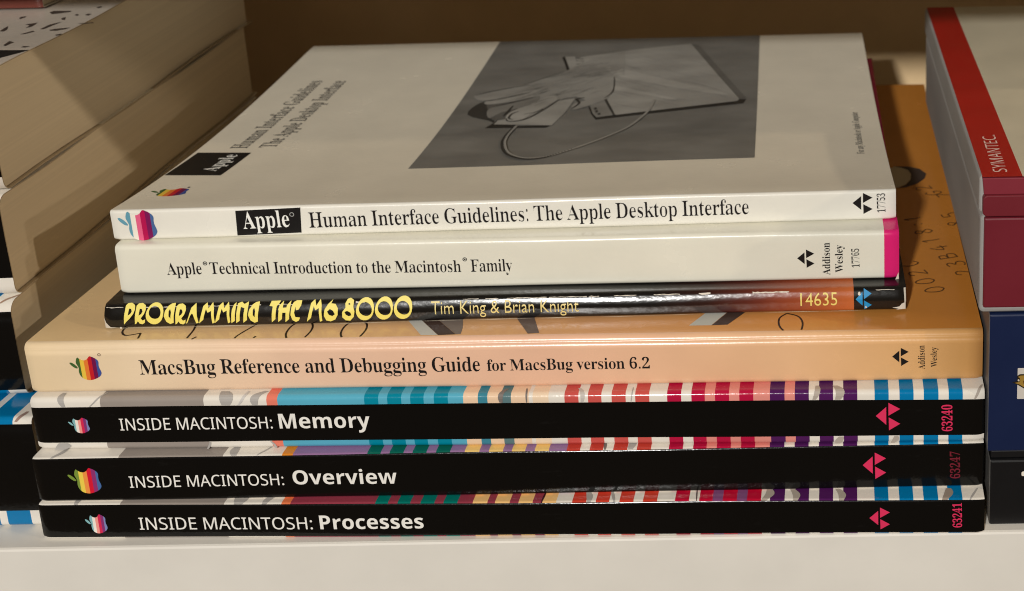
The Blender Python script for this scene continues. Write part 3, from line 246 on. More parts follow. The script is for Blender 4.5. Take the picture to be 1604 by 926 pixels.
def clip(poly, x, keep_right):
    out = []; n = len(poly)
    for i in range(n):
        a, b = poly[i], poly[(i+1) % n]
        ia, ib = (a[0] >= x) == keep_right, (b[0] >= x) == keep_right
        if ia: out.append(a)
        if ia != ib:
            t = (x-a[0])/(b[0]-a[0]); out.append((x, a[1]+t*(b[1]-a[1])))
    return out
# the bitten apple lies on its side: leaf to the left, bite upwards
APPLE = [(425, 312), (400, 335), (375, 400), (372, 450), (395, 510), (415, 570), (404, 640), (412, 720), (450, 790), (520, 838), (620, 860), (710, 848),
         (800, 815), (885, 765), (932, 700), (928, 640), (902, 560), (896, 490), (906, 420), (878, 365), (800, 312), (715, 282)]
BITE = [(690, 300), (650, 348), (600, 374), (560, 380), (500, 366), (450, 335)]
LEAF = [(215, 445), (250, 433), (300, 458), (350, 500), (388, 550), (385, 575), (335, 568), (280, 530), (240, 490)]
NRM = lambda p: ((p[0]-370)/570, (860-p[1])/580)
APPLE_N = [NRM(p) for p in smooth_curve(APPLE, 3)] + [NRM(p) for p in smooth_curve(BITE, 3)]
LEAF_N = [NRM(p) for p in smooth_curve(LEAF, 3, True)]
RAINBOW = [(64, 96, 48), (226, 190, 70), (222, 120, 50), (190, 30, 40), (110, 20, 70), (60, 80, 150)]
PASTEL = [(130, 180, 185), (235, 225, 215), (232, 150, 140), (205, 40, 80), (130, 50, 110), (120, 130, 180)]
def apple(dec, O, X, Y, cols):
    """O: lower left of the apple's body; X, Y: the body's sides, in (u, v)"""
    O, X, Y = (np.array(q[:2], float) for q in (O, X, Y))
    put = lambda P: [tuple(O+X*p[0]+Y*p[1]) for p in P]
    for i, c in enumerate(cols):
        P = APPLE_N
        if i > 0: P = clip(P, i/6.0, True)
        if i < 5: P = clip(P, (i+1)/6.0, False)
        dec.poly([put(P)], alb(c))
    dec.poly([put(LEAF_N)], alb(cols[0]))
TRI = [[(0, .52), (.43, .20), (.43, .85)], [(.52, 1), (.52, .53), (1, .78)], [(.53, .47), (.54, 0), (1, .24)]]
def triangles(dec, O, X, Y, col):
    O, X, Y = (np.array(q[:2], float) for q in (O, X, Y))
    for t in TRI: dec.poly([[tuple(O+X*p[0]+Y*p[1]) for p in t]], col)
def disc(dec, c, r, col, n=14, ring=0.0, ry=None):
    ry = r if ry is None else ry
    o = [(c[0]+r*math.cos(2*math.pi*i/n), c[1]+ry*math.sin(2*math.pi*i/n)) for i in range(n)]
    if ring:
        h = [(c[0]+(r-ring)*math.cos(2*math.pi*i/n), c[1]+(ry-ring)*math.sin(2*math.pi*i/n)) for i in range(n)][::-1]
        dec.poly([o, h], col)
    else: dec.poly([o], col)

# ------------------------------------------------------------------ books
class Book:
    """a paperback lying flat, spine towards the viewer; local x along the spine, y into the shelf, z up"""
    def __init__(s, name, label, x0, y0, z0, yaw, W, D, t, r=0.001, sag=0.0, bulge=0.0, wave=0.00012, group=None, curl=0.0, lean=0.0, ripple=0.0):
        s.W, s.D, s.t, s.r, s.sag, s.bulge, s.wave, s.curl, s.lean, s.ripple = W, D, t, r, sag, bulge, wave, curl, lean, ripple
        s.x0, s.y0, s.z0, s.yaw = x0, y0, z0, yaw
        s.ph = RND.uniform(0, 6)
        s.root = thing(name, label, 'book', (x0, y0, z0), yaw, group)
        s.prof = None
    def local(s, P):
        dx, dy = P[0]-s.x0, P[1]-s.y0; c, q = math.cos(s.yaw), math.sin(s.yaw)
        return np.array([c*dx+q*dy, -q*dx+c*dy, P[2]-s.z0])
    def hit(s, px, py, n, d):          # sight line against the local plane n.p = d
        C = s.local(CAM); R = s.local(CAM+ray(px, py))-C
        t = (d-np.dot(n, C))/np.dot(n, R); return C+R*t
    def sp(s, px, py):                 # (u, v) on the spine
        p = s.hit(px, py, (0, 1, 0), 0.0); return (p[0], p[2])
    def tp(s, px, py):                 # (u, v) on the front cover
        z = s.t
        for _ in range(6):
            p = s.hit(px, py, (0, 0, 1), z); z = s.deform(p[0], p[1], s.t)[2]
        return (p[0], p[1])
    def deform(s, x, y, z):
        wgt = min(1, max(0, z/s.t)); v = min(1, max(0, y/s.D))
        dz = -s.sag*wgt*math.sin(math.pi*min(1, v*1.02)**0.8)
        dz += s.curl*wgt*max(0, v-0.75)**2*16
        dy = -s.bulge*(1-(2*wgt-1)**2)*max(0, 1-y/0.006)
        if s.lean:
            k_ = z/s.t-0.56; dy += s.lean*s.t*0.5*(k_+math.sqrt(k_*k_+0.006))*max(0, 1-y/0.012)
        e_ = min(x, s.W-x)
        if e_ < 0.0022 and y < 0.004 and not s.ripple:
            f_ = (1-max(0, e_)/0.0022)**2*(1-y/0.004); dy += 0.0005*f_; dz += 0.0005*f_*(0.5-wgt)*min(1, s.t/0.012)
        dy += s.wave*math.sin(x*31+s.ph)*0.8 + s.wave*0.6*math.sin(x*83+s.ph*2+z*300)
        dz += s.wave*0.5*math.sin(x*47+s.ph*3)*wgt*(1-v)
        dz += s.ripple*math.sin(y*62+s.ph+z*40)*min(1, y/0.02)
        return (x, y+dy, z+dz)
    def spine(s, u, v, lift):
        x, y, z = s.deform(u, 0.0, v)
        if s.bulge:
            e = 1e-4; a, b = s.deform(u, 0, v-e), s.deform(u, 0, v+e)
            n = Vector((0, -(b[2]-a[2]), (b[1]-a[1]))).normalized()
            return (x, y+n.y*lift, z+n.z*lift)
        return (x, y-lift, z)
    def top(s, u, v, lift):
        x, y, z = s.deform(u, v, s.t); return (x, y, z+lift)
    def wrap(s, u, v, lift):           # v: arc length along the spine's face from the bottom edge and over onto the front cover
        r, t = s.r, s.t; q = r*math.pi/2
        if v <= t-r: return s.spine(u, v, lift)
        if v <= t-r+q:
            a = (v-(t-r))/r
            x, y, z = s.deform(u, r-r*math.cos(a), t-r+r*math.sin(a)); return (x, y-lift*math.cos(a), z+lift*math.sin(a))
        return s.top(u, r+v-(t-r)-q, lift)
    def cover(s, color, cuts=(), zcuts=(), mat=None, th=0.0003, name='cover', paper=(0.7, 0.66, 0.58)):
        W, D, t, r = s.W, s.D, s.t, s.r; na = 6
        P = []                                                     # (y, z, normal y, normal z)
        nb = 10
        for i in range(nb): P.append((D-(D-r)*i/nb, 0.0, 0, -1))
        for i in range(na): a = math.pi/2*i/na; P.append((r-r*math.sin(a), r-r*math.cos(a), -math.sin(a), -math.cos(a)))
        zs = sorted(set([r, t-r] + [r+(t-2*r)*k/6 for k in range(7)] + [z for z in zcuts if r < z < t-r]))
        for z in zs[:-1]: P.append((0.0, z, -1, 0))
        for i in range(na): a = math.pi/2*i/na; P.append((r-r*math.cos(a), t-r+r*math.sin(a), -math.cos(a), math.sin(a)))
        for i in range(25): P.append((r+(D-r)*(i/24), t, 0, 1))
        xs = sorted(set([0.0, W] + [W*k/60 for k in range(1, 60)] + [q for e in (0.0005, 0.001, 0.0016, 0.0022) for q in (e, W-e)] + [c for c in cuts if 0 < c < W]))
        vs = []; fs = []; cl = []; nx = len(xs); npf = len(P)
        for x in xs:
            for (y, z, _, _) in P: vs.append(s.deform(x, y, z))
        for i in range(nx-1):
            for j in range(npf-1):
                a = i*npf+j; fs.append([a, a+npf, a+npf+1, a+1])
                ym, zm = (P[j][0]+P[j+1][0])/2, (P[j][1]+P[j+1][1])/2
                part = 'bottom' if zm < 1e-6 else ('top' if zm > t-1e-6 else 'spine')
                xm = (xs[i]+xs[i+1])/2
                ca, cb = color(xs[i]+1e-9, xm, part, ym, zm), color(xs[i+1]-1e-9, xm, part, ym, zm)
                cl += [ca, cb, cb, ca]
        no = len(fs)
        # inside of the cover and its cut edges, with vertices of their own
        b = len(vs)
        for x in xs:
            for (y, z, ny, nz) in P: vs.append(s.deform(x, y-ny*th, z-nz*th))
        for i in range(nx-1):
            for j in range(npf-1):
                a = b+i*npf+j; fs.append([a, a+1, a+npf+1, a+npf]); cl += [paper]*4
        def rim(A, B):
            o = len(vs); n = len(A)
            for q in A: vs.append(vs[q])
            for q in B: vs.append(vs[q])
            for k in range(n-1): fs.append([o+k, o+k+1, o+n+k+1, o+n+k]); cl.extend([paper]*4)
        rim(list(range(npf)), list(range(b, b+npf)))
        rim([b+(nx-1)*npf+j for j in range(npf)], [(nx-1)*npf+j for j in range(npf)])
        rim([b+i*npf for i in range(nx)], [i*npf for i in range(nx)])
        rim([i*npf+npf-1 for i in range(nx)], [b+i*npf+npf-1 for i in range(nx)])
        me = bpy.data.meshes.new(name); me.from_pydata(vs, [], fs); me.update()
        for k, p in enumerate(me.polygons): p.use_smooth = k < no
        paint(me, cl)
        s.cov = link(name, me, mat or M_COVER, s.root); return s.cov
    def pages(s, inset=0.0008, back=0.002, rr=None):
        W, D, t = s.W, s.D, s.t; th = 0.00045; r = max(s.r-0.0003, 0.0004) if rr is None else rr
        y0 = 0.0005+s.lean*0.007; P = []; na = 5
        for i in range(13): P.append((D-back-(D-back-r-y0)*i/12, th))
        for i in range(na+1): a = math.pi/2*i/na; P.append((y0+r-r*math.sin(a), th+r-r*math.cos(a)))
        for i in range(na+1): a = math.pi/2*i/na; P.append((y0+r-r*math.cos(a), t-th-r+r*math.sin(a)))
        for i in range(1, 13): P.append((y0+r+(D-back-r-y0)*i/12, t-th))
        vs = []; n = len(P)
        for x in (inset, W-inset):
            for y, z in P: vs.append(s.deform(x, y, z)) if y > 0.003 else vs.append((x, y, s.deform(x, y, z)[2]))
        fs = [[j, j+n, j+n+1, j+1] for j in range(n-1)] + [[n-1, 2*n-1, n, 0]]
        # ends as strips between the lower and the upper run, so they stay clean
        h = n//2
        for o in (0, n):
            for j in range(h-1):
                q = [o+j, o+j+1, o+n-2-j, o+n-1-j]; fs.append(q if o == 0 else q[::-1])
            if n % 2: fs.append([o+h-1, o+h, o+h+1] if o == 0 else [o+h+1, o+h, o+h-1])
        me = bpy.data.meshes.new('page_block'); me.from_pydata(vs, [], fs); me.update()
        return link('page_block', me, M_PAGES, s.root)
    def decal(s, where='spine'): return Decal({'spine': s.spine, 'top': s.top, 'wrap': s.wrap}[where], 0.0003 if s.bulge and where != 'top' else (0.004 if s.sag > 0.002 and where == 'top' else 0.0))
    # pixel-measured lettering on the spine or the cover
    def write(s, name, string, font, o, e, cap, color, where='spine', vertical=False, **k):
        t = Text(string, font, **k); f = s.sp if where == 'spine' else s.tp
        d = s.decal(where); d.text(t, f(*o), f(*e), f(*cap), color); return d.build(name, s.cov)
    def box2(s, x0, y0, x1, y1):       # pixel box on the spine -> origin and sides
        a, b, c = s.sp(x0, y1), s.sp(x1, y1), s.sp(x0, y0)
        ym = s.sp(x0, y0)[1]-a[1]
        return np.array(a), np.array([b[0]-a[0], b[1]-a[1]]), np.array([0, ym])

# ------------------------------------------------------------------ bookcase
def box_mesh(name, lo, hi, mat, parent, bevel=0.0, seg=2, col=None):
    import bmesh
    bm = bmesh.new(); bmesh.ops.create_cube(bm, size=1)
    for v in bm.verts:
        for k in range(3): v.co[k] = lo[k] + (v.co[k]+0.5)*(hi[k]-lo[k])
    if bevel: bmesh.ops.bevel(bm, geom=bm.edges[:], offset=bevel, segments=seg, profile=0.5, affect='EDGES')
    me = bpy.data.meshes.new(name); bm.to_mesh(me); bm.free()
    if col is not None: paint(me, [col(p.center, p.normal) if callable(col) else col for p in me.polygons])
    o = link(name, me, mat, parent)
    return o
Z_UP = 0.1473
case = thing('bookcase', 'white bookcase whose shelf board the stacks of books lie on', 'bookcase', (0, 0, 0))
box_mesh('shelf_board', (-0.6, -0.0047, -0.022), (0.6, 0.2535, 0.0), M_SHELF, case, 0.0007)
box_mesh('shelf_board', (-0.6, 0.0161, Z_UP), (0.6, 0.2535, Z_UP+0.02), M_SHELF, case, 0.0007)
box_mesh('back_panel', (-0.62, 0.255, -0.12), (0.62, 0.263, 0.6), M_BACK, case)
for sx in (-1, 1):
    box_mesh('side_panel', (min(sx*0.602, sx*0.62), -0.005, -0.12), (max(sx*0.602, sx*0.62), 0.2535, 0.6), M_SHELF, case, 0.0007)

# ------------------------------------------------------------------ middle stack
WHITE, GREY = (224, 218, 208), (150, 141, 134)
BLACKC = (0.0028, 0.0028, 0.0029)
STACK = 'books stacked in the middle of the shelf'
RED_TRI = (214, 50, 92)
def stripes(b, pairs, first, ypx=620):
    """pairs: (right pixel, colour); turns the photographed stripe edges into local x"""
    return [(b.sp(p, ypx)[0] if p < 5000 else 9.0, alb(c)) for p, c in pairs]
def stripe_color(st, lo, hi):
    def f(x, xm, part, y, z):
        if part == 'spine' and lo < z < hi: return BLACKC
        for e, c in st:
            if xm < e: return c
        return st[-1][1]
    return f
W_, G_ = WHITE, GREY
SAL, LB, TE, CR_, RE, CRI, PK, PU, BL = (222, 122, 102), (86, 168, 194), (0, 130, 156), (228, 198, 168), (196, 82, 76), (178, 20, 62), (220, 140, 130), (76, 26, 86), (0, 114, 168)
def right_half(d=0, red=RE, cri=CRI, pk=PK):
    return [(884+d, W_), (906+d, red), (921+d, W_), (942+d, red), (958+d, W_), (980+d, red), (995+d, W_), (1017+d, red), (1045+d, W_), (1067+d, cri), (1083+d, W_),
            (1104+d, cri), (1120+d, pk), (1142+d, cri), (1158+d, pk), (1180+d, cri), (1206, pk if d < 5 else W_), (1229, PU), (1245, pk if d == 0 else W_), (1267, PU), (1283, W_), (1305, PU),
            (1321, W_), (1343, PU), (1370, W_), (1392, BL), (1409, W_), (1431, BL), (1447, W_), (1470, BL), (1486, W_), (1508, BL), (9999, W_)]
MEM = [(155.5, W_), (318, G_), (417, W_), (434, SAL), (570, LB), (592, TE), (606, LB), (628, TE), (642, LB), (663, TE), (679, LB), (701, TE), (725, LB),
       (748, CR_), (763, (60, 130, 150)), (784, CR_), (800, (90, 120, 125)), (828, CR_), (834, W_), (859, (232, 208, 180))] + right_half()
LAV, GN, ORA, YE = (146, 110, 152), (12, 98, 84), (220, 134, 44), (230, 194, 118)
OVE = [(183, W_), (348, G_), (441, W_), (458, ORA), (575, LAV), (596, GN), (610, LAV), (632, GN), (646, LAV), (668, GN), (683, LAV), (705, GN), (728, LAV),
       (751, YE), (766, LAV), (788, YE), (802, LAV), (823, YE), (838, LAV), (860, YE), (888, LAV)] + right_half(3, (190, 66, 54))[1:]
MAR, TL, PE = (144, 56, 72), (0, 112, 102), (238, 188, 122)
PRO = [(186, W_), (350, G_), (440, W_), (454, (224, 120, 76)), (587, MAR), (607, TL), (622, MAR), (642, TL), (658, MAR), (680, TL), (694, MAR), (716, TL), (740, MAR),
       (763, PE), (775, MAR), (798, PE), (812, MAR), (834, PE), (849, MAR), (871, PE), (896, W_)] + right_half(12, (200, 62, 44), (184, 14, 50), (124, 74, 120))[1:]

def striped(b, st, lo, hi, ypx):
    s_ = stripes(b, st, 0, ypx)
    b.cover(stripe_color(s_, lo, hi), [e for e, _ in s_ if e < 1], [lo, hi], M_BLACK)
    b.pages()
def doodles(b, items, s0, s1, ypx, name='cover_sketch'):
    """grey pencil-like marks of the cover art running over the spine edge: (x px at the bottom, x px at the top, bend, width px)"""
    px = b.sp(1000, ypx)[0]-b.sp(999, ypx)[0]
    for xb, xt, bend, wd, c in items:
        d = b.decal('wrap')
        u0, u1 = b.sp(xb, ypx)[0], b.sp(xt, ypx)[0]; n = 9; Lf = []; Rt = []
        for i in range(n):
            t = i/(n-1); u = u0+(u1-u0)*t + bend*px*math.sin(math.pi*t); v = s0+(s1-s0)*t
            w2 = wd*px*(0.25+0.75*math.sin(math.pi*(0.15+0.7*t)))/2
            Lf.append((u-w2, v)); Rt.append((u+w2, v))
        d.quads(Lf, Rt, alb(c)); d.build(name, b.cov)
SG, DG = (168, 164, 160), (120, 112, 108)

proc = Book('book', 'thin black-spined book titled Processes, bottom of the middle stack', -0.1175, -0.0012, 0.0, -0.0184, 0.235, 0.190, 0.0099, r=0.0009, group=STACK)
over = Book('book', 'black-spined book titled Overview with a bright rainbow apple, second from the bottom', -0.1173, -0.0004, 0.0100, -0.0014, 0.235, 0.190, 0.0124, r=0.0009, group=STACK)
memo = Book('book', 'black-spined book titled Memory with a wide striped edge, under the peach book', -0.1173, 0.0031, 0.0225, -0.0158, 0.235, 0.190, 0.0145, r=0.0013, group=STACK)
macs = Book('book', 'peach-orange book about debugging, with handwritten digits and grey shapes on its cover', -0.1174, 0.0048, 0.0371, -0.0062, 0.235, 0.194, 0.0137, r=0.0016, group=STACK, sag=0.0008)
prog = Book('book', 'thin worn black paperback with yellow decorative title and orange spine end', -0.1008, 0.0118, 0.0509, 0.0126, 0.2004, 0.135, 0.0060, r=0.0009, bulge=0.0001, lean=0.475, wave=0.0002, group=STACK)
tech = Book('book', 'ivory white book with a magenta band at its right end, second from the top', -0.0992, 0.0182, 0.0570, 0.0045, 0.1973, 0.150, 0.0133, r=0.0013, group=STACK)
hig = Book('book', 'white book with a grey hand-and-mouse picture on its cover, topmost of the stack', -0.1005, 0.0211, 0.0704, 0.0246, 0.1983, 0.1475, 0.0083, r=0.0010, sag=0.0030, curl=0.0, group=STACK)

striped(proc, PRO, 0.0007, 0.0096, 790)
striped(over, OVE, 0.0003, 0.0121, 715)
striped(memo, MEM, 0.0022, 0.0121, 625)
WT = alb((232, 230, 224))
for b, ttl, key, num, o1, o2, e1, e2, c1, c2, lg, lf, tri, nb, ncol in (
    (memo, 'Memory', 0, '63240', (189.6, 673.7), (438.5, 671.3), (427.8, 671.2), (580.8, 669.6), (189.6, 655.4), (438.5, 648.2), (117.5, 653.5, 143, 678), PASTEL, (1372, 630.6, 1410, 674), (1492, 675, 633, 1476), RED_TRI),
    (over, 'Overview', 1, '63247', (204, 764), (459.8, 759), (445.5, 760), (623, 757), (204, 746.3), (459.8, 736.8), (122, 733, 161.5, 773), ((120, 145, 60), (245, 205, 80), (240, 145, 70), (210, 25, 50), (140, 50, 110), (70, 105, 160)), (1351.5, 709, 1388, 750.7), (1504, 749.6, 707, 1489), (112, 32, 46)),
    (proc, 'Processes', 2, '63241', (219.3, 830), (502.6, 828.4), (491, 828.4), (664.4, 827), (219.3, 811.4), (502.6, 807), (144, 806, 170.3, 835.5), PASTEL, (1362, 795, 1394, 829.5), (1507, 825.8, 787.8, 1493), RED_TRI)):
    b.write('title_lettering', 'INSIDE MACINTOSH:', 'sans', o1, e1, c1, WT, thin=-2)
    b.write('title_lettering', ttl, 'bold', o2, e2, c2, WT)
    d = b.decal(); apple(d, *b.box2(*lg), lf); d.build('apple_emblem', b.cov)
    d = b.decal(); triangles(d, *b.box2(*tri), alb(RED_TRI)); d.build('triangle_emblem', b.cov)
    x, yb, yt, xt = nb
    b.write('number_lettering', num, 'serif', (x, yb), (x-0.5, yt), (xt, yb), alb(ncol))
doodles(memo, [(97, 92, -2, 10, SG), (138, 160, 3, 4, SG), (352, 346, 4, 22, SG), (398, 412, -6, 14, SG), (372, 384, 3, 5, (196, 192, 188)), (784, 792, -4, 8, DG), (824, 822, 1, 3, DG), (911, 905, 4, 7, (190, 184, 178)), (988, 990, 1, 2, SG), (1312, 1308, 6, 14, (170, 160, 150)), (1275, 1280, 3, 9, (170, 160, 150)), (1527, 1540, 0, 5, (170, 160, 150))], 0.0122, 0.0165, 622)
doodles(memo, [(92, 100, 4, 24, SG), (325, 331, 1, 4, SG), (432, 425, 2, 4, SG), (1398, 1404, 2, 10, (170, 160, 150)), (1312, 1318, 0, 12, (170, 160, 150))], 0.0002, 0.0021, 697, 'cover_sketch')
doodles(over, [(78, 90, 3, 8, SG), (365, 362, -2, 14, SG), (402, 418, 1, 4, SG), (948, 944, 1, 5, DG), (988, 990, 1, 12, SG)], 0.0123, 0.0160, 715)
doodles(proc, [(116, 115, 0, 9, SG), (372, 366, 3, 22, SG), (413, 426, -3, 12, SG), (922, 916, 2, 10, SG), (962, 954, 0, 5, SG), (1196, 1204, 5, 14, (170, 160, 150)), (1246, 1240, 4, 12, (170, 160, 150)), (1318, 1312, 4, 12, (170, 160, 150)), (1480, 1488, 3, 14, (150, 138, 126)), (1520, 1534, 0, 4, SG)], 0.0097, 0.0140, 787)
doodles(proc, [(848, 850, 0, 3, (60, 20, 30)), (1091, 1089, 0, 2, (60, 20, 30))], 0.0097, 0.0140, 787, 'cover_sketch')

# the peach book
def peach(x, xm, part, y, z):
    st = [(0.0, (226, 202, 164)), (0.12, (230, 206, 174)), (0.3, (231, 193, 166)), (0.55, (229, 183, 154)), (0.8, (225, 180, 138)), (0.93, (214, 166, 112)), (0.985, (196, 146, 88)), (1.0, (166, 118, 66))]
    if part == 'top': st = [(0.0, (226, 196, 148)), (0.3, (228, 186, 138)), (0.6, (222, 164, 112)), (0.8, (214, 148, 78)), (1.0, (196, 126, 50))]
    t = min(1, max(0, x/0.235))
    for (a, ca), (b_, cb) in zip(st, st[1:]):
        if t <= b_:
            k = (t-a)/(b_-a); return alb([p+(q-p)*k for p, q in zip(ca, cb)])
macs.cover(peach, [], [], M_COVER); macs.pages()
INK = (0.012, 0.010, 0.010)
macs.write('title_lettering', 'MacsBug Reference and Debugging Guide', 'serif', (220, 587), (753, 581), (220, 564.5), INK, thin=9, track=-16)
macs.write('title_lettering', 'for MacsBug version 6.2', 'serif', (763.6, 580.5), (1018, 577), (763.6, 563.2), INK, thin=7, track=-14)
d = macs.decal(); B_ = macs.box2(124, 558, 161.5, 595.7); apple(d, *B_, RAINBOW); disc(d, macs.sp(155, 556), 0.0004, alb((120, 96, 80)), ring=0.00016); d.build('apple_emblem', macs.cov)
d = macs.decal(); triangles(d, *macs.box2(1397.6, 545, 1423.5, 573.6), INK); d.build('triangle_emblem', macs.cov)
macs.write('publisher_lettering', 'Addison', 'serif', (1449, 578.5), (1448, 540.8), (1438.6, 578.5), (0.03, 0.02, 0.015), thin=4)
macs.write('publisher_lettering', 'Wesley', 'serif', (1468, 575), (1467, 543.6), (1458.3, 575), (0.03, 0.02, 0.015), thin=4)
# printed artwork on the peach cover: band shapes, a crescent and rows of handwritten digits
Z2 = lambda X, Y: macs.tp(600+X/3.208, 430+Y/3.208)
Z3 = lambda X, Y: macs.tp(740+X/3.208, 430+Y/3.208)
Z8 = lambda X, Y: macs.tp(1380+X/3.306, 230+Y/3.306)
d = macs.decal('top')
LW, LD, LG = (206, 204, 196), (74, 58, 52), (128, 116, 108)
d.poly([[Z2(*p) for p in ((90, 190), (150, 190), (275, 306), (190, 306))]], alb(LW))
d.poly([[Z2(*p) for p in ((152, 190), (230, 190), (365, 302), (277, 306))]], alb(LD))
d.poly([[Z2(*p) for p in ((232, 190), (400, 190), (402, 240), (400, 270), (390, 300), (367, 302))]], alb(LG))
d.poly([[Z2(*p) for p in ((650, 190), (752, 190), (785, 294), (728, 298))]], alb((112, 96, 88)))
d.poly([[Z3(*p) for p in ((1230, 150), (1330, 150), (1200, 256), (1088, 257))]], alb((196, 196, 188)))
d.poly([[Z3(*p) for p in ((1332, 150), (1430, 150), (1282, 253), (1202, 256))]], alb(LD))
d.poly([[Z8(*p) for p in ((70, 104), (100, 108), (140, 120), (155, 142), (153, 170), (128, 196), (85, 214), (30, 205), (20, 120))]], alb((196, 178, 140)))
d.poly([[Z8(*p) for p in ((60, 102), (140, 103), (200, 115), (235, 140), (226, 165), (190, 190), (130, 211), (86, 216), (128, 198), (153, 172), (156, 142), (140, 121), (100, 109))]], alb((66, 54, 48)))
d.build('cover_artwork', macs.cov)
HEX = {'0': [[(.3, 0), (.08, .2), (.05, .55), (.2, .95), (.4, .95), (.55, .6), (.5, .2), (.3, 0)]], '1': [[(.15, .75), (.35, .95), (.3, .4), (.32, 0)]],
       '2': [[(.08, .75), (.2, .95), (.45, .92), (.5, .7), (.3, .35), (.08, .05)], [(.08, .05), (.55, .08)]],
       '3': [[(.1, .9), (.4, .95), (.5, .75), (.25, .52)], [(.25, .52), (.52, .38), (.5, .1), (.25, 0), (.05, .12)]],
       '4': [[(.4, .98), (.05, .35), (.58, .35)], [(.42, .6), (.4, 0)]], '5': [[(.5, .95), (.12, .95), (.1, .55)], [(.1, .55), (.4, .58), (.52, .3), (.35, .03), (.06, .08)]],
       '7': [[(.08, .93), (.55, .95)], [(.55, .95), (.3, .4), (.22, 0)]], '8': [[(.3, .52), (.1, .7), (.25, .97), (.47, .8), (.3, .52), (.05, .28), (.25, 0), (.52, .2), (.3, .52)]],
       'B': [[(.1, 0), (.1, .97)], [(.1, .95), (.42, .92), (.42, .6), (.12, .52)], [(.12, .52), (.55, .42), (.5, .08), (.1, .02)]], 'C': [[(.5, .8), (.3, .97), (.08, .6), (.15, .15), (.35, 0), (.55, .18)]],
       'G': [[(.5, .82), (.3, .97), (.08, .6), (.15, .15), (.35, 0), (.53, .2), (.53, .42)], [(.3, .42), (.56, .42)]], ':': [[(.28, .7), (.32, .62), (.3, .6)], [(.28, .3), (.32, .22), (.3, .2)]]}
d = macs.decal('top')
rd = np.array([-0.30, 0.954]); upv = np.array([-0.954, -0.30])
def digit(ch, c, size, wd, rdir, col=(0.11, 0.05, 0.016), vmin=-1):
    up_ = np.array([-rdir[1], rdir[0]])
    for st in HEX[ch]:
        P = smooth_curve([tuple(np.array(c)+rdir*(p[0]-0.3)*size+up_*(p[1]-0.5)*size) for p in st], 5)
        run = []
        for p in P + [(0, -9)]:
            if p[1] > vmin: run.append(p)
            else:
                if len(run) > 2: d.stroke(run, wd, col)
                run = []
for ch, px, py in (('2', 1511, 427), ('3', 1497, 414), ('B', 1484, 402), ('4', 1471, 389), ('1', 1458, 377), ('8', 1446, 363), (':', 1437, 352), ('1', 1429, 343), ('0', 1464, 454), ('0', 1449, 441),
                   ('2', 1438, 428), ('C', 1424, 414), ('G', 1462, 303), ('2', 1447, 295), ('7', 1480, 306), ('5', 1488, 337), ('8', 1497, 350)):
    digit(ch, macs.tp(px, py), 0.0053, 0.00042, rd)
for ch, px, sz in (('5', 206, .0115), ('1', 300, .011), ('2', 386, .0115), ('0', 466, .0115), ('0', 551, .0115), ('0', 1238, .0115)):
    u = macs.tp(px, 522)[0]; digit(ch, (u, 0.0050), sz, 0.00046, np.array([-0.98, -0.2]), (0.035, 0.02, 0.012), 0.0013)
d.build('handwritten_digits', macs.cov)

# the worn paperback
def progc(x, xm, part, y, z):
    px = 160+1260*xm/0.2004
    K = (0.006, 0.006, 0.006)
    if px > 1337: return K
    st = [(1020, (0.006, 0.006, 0.006)), (1110, (0.03, 0.009, 0.007)), (1180, (0.12, 0.022, 0.014)), (1250, (0.34, 0.07, 0.026)), (1337, (0.56, 0.14, 0.038))]
    p = 160+1260*x/0.2004
    if p <= 1020: return K
    for (a, ca), (b_, cb) in zip(st, st[1:]):
        if p <= b_:
            k = (p-a)/(b_-a); return tuple(u+(v-u)*k for u, v in zip(ca, cb))
    return st[-1][1]
prog.cover(progc, [(1337-160)/1260*0.2004], [], M_GLOSS); prog.pages()
YEL = alb((246, 218, 112))
za = lambda X, Y: prog.sp(180+X/6.683, 455+Y/6.683)
zb = lambda X, Y: prog.sp(410+X/6.416, 450+Y/6.416)
d = prog.decal()
def shp(z, *cs):
    d.poly([[z(*p) for p in c] for c in cs], YEL)
def ring(z, cx, cy, rx, ry, hx, hy, hrx, hry, n=22, rot=0.5):
    o = [(cx+rx*math.cos(2*math.pi*i/n), cy+ry*math.sin(2*math.pi*i/n)) for i in range(n)]
    h = []
    for i in range(n):
        a = 2*math.pi*i/n; x, y = hrx*math.cos(a), hry*math.sin(a)
        h.append((hx+x*math.cos(rot)-y*math.sin(rot), hy+x*math.sin(rot)+y*math.cos(rot)))
    shp(z, o, h[::-1])
def bowl_letter(z, x, leg):            # P and R: a flag-like bowl on a tapering stem
    o = [(x, 180), (x+20, 160), (x+60, 155), (x+95, 175), (x+105, 210), (x+95, 250), (x+65, 290)]
    if leg: o += [(x+85, 312), (x+112, 300), (x+108, 335), (x+85, 352), (x+55, 345), (x+35, 320), (x+20, 345), (x+5, 352)]
    else: o += [(x+30, 325), (x+5, 355)]
    shp(z, o, [(x+40, 205), (x+40, 265), (x+65, 250), (x+74, 228), (x+62, 208)])
bowl_letter(za, 93, False); bowl_letter(za, 207, True)
ring(za, 413, 250, 92, 102, 412, 237, 66, 54)
def gee(z, x, y=0, k=1.0):             # the G that closes like a drop
    shp(z, [(x+105*k, 150+y), (x+106*k, 335+y), (x+70*k, 348+y), (x+30*k, 325+y), (x+2, 270+y), (x+6, 220+y), (x+35*k, 175+y), (x+70*k, 155+y)],
        [(x+45*k, 225+y), (x+55*k, 203+y), (x+72*k, 232+y), (x+72*k, 290+y), (x+52*k, 268+y)])
gee(za, 512); bowl_letter(za, 632, True)
shp(za, [(835, 148), (880, 335), (855, 340), (820, 250), (805, 240), (790, 260), (765, 330), (745, 348), (775, 265), (790, 190)])
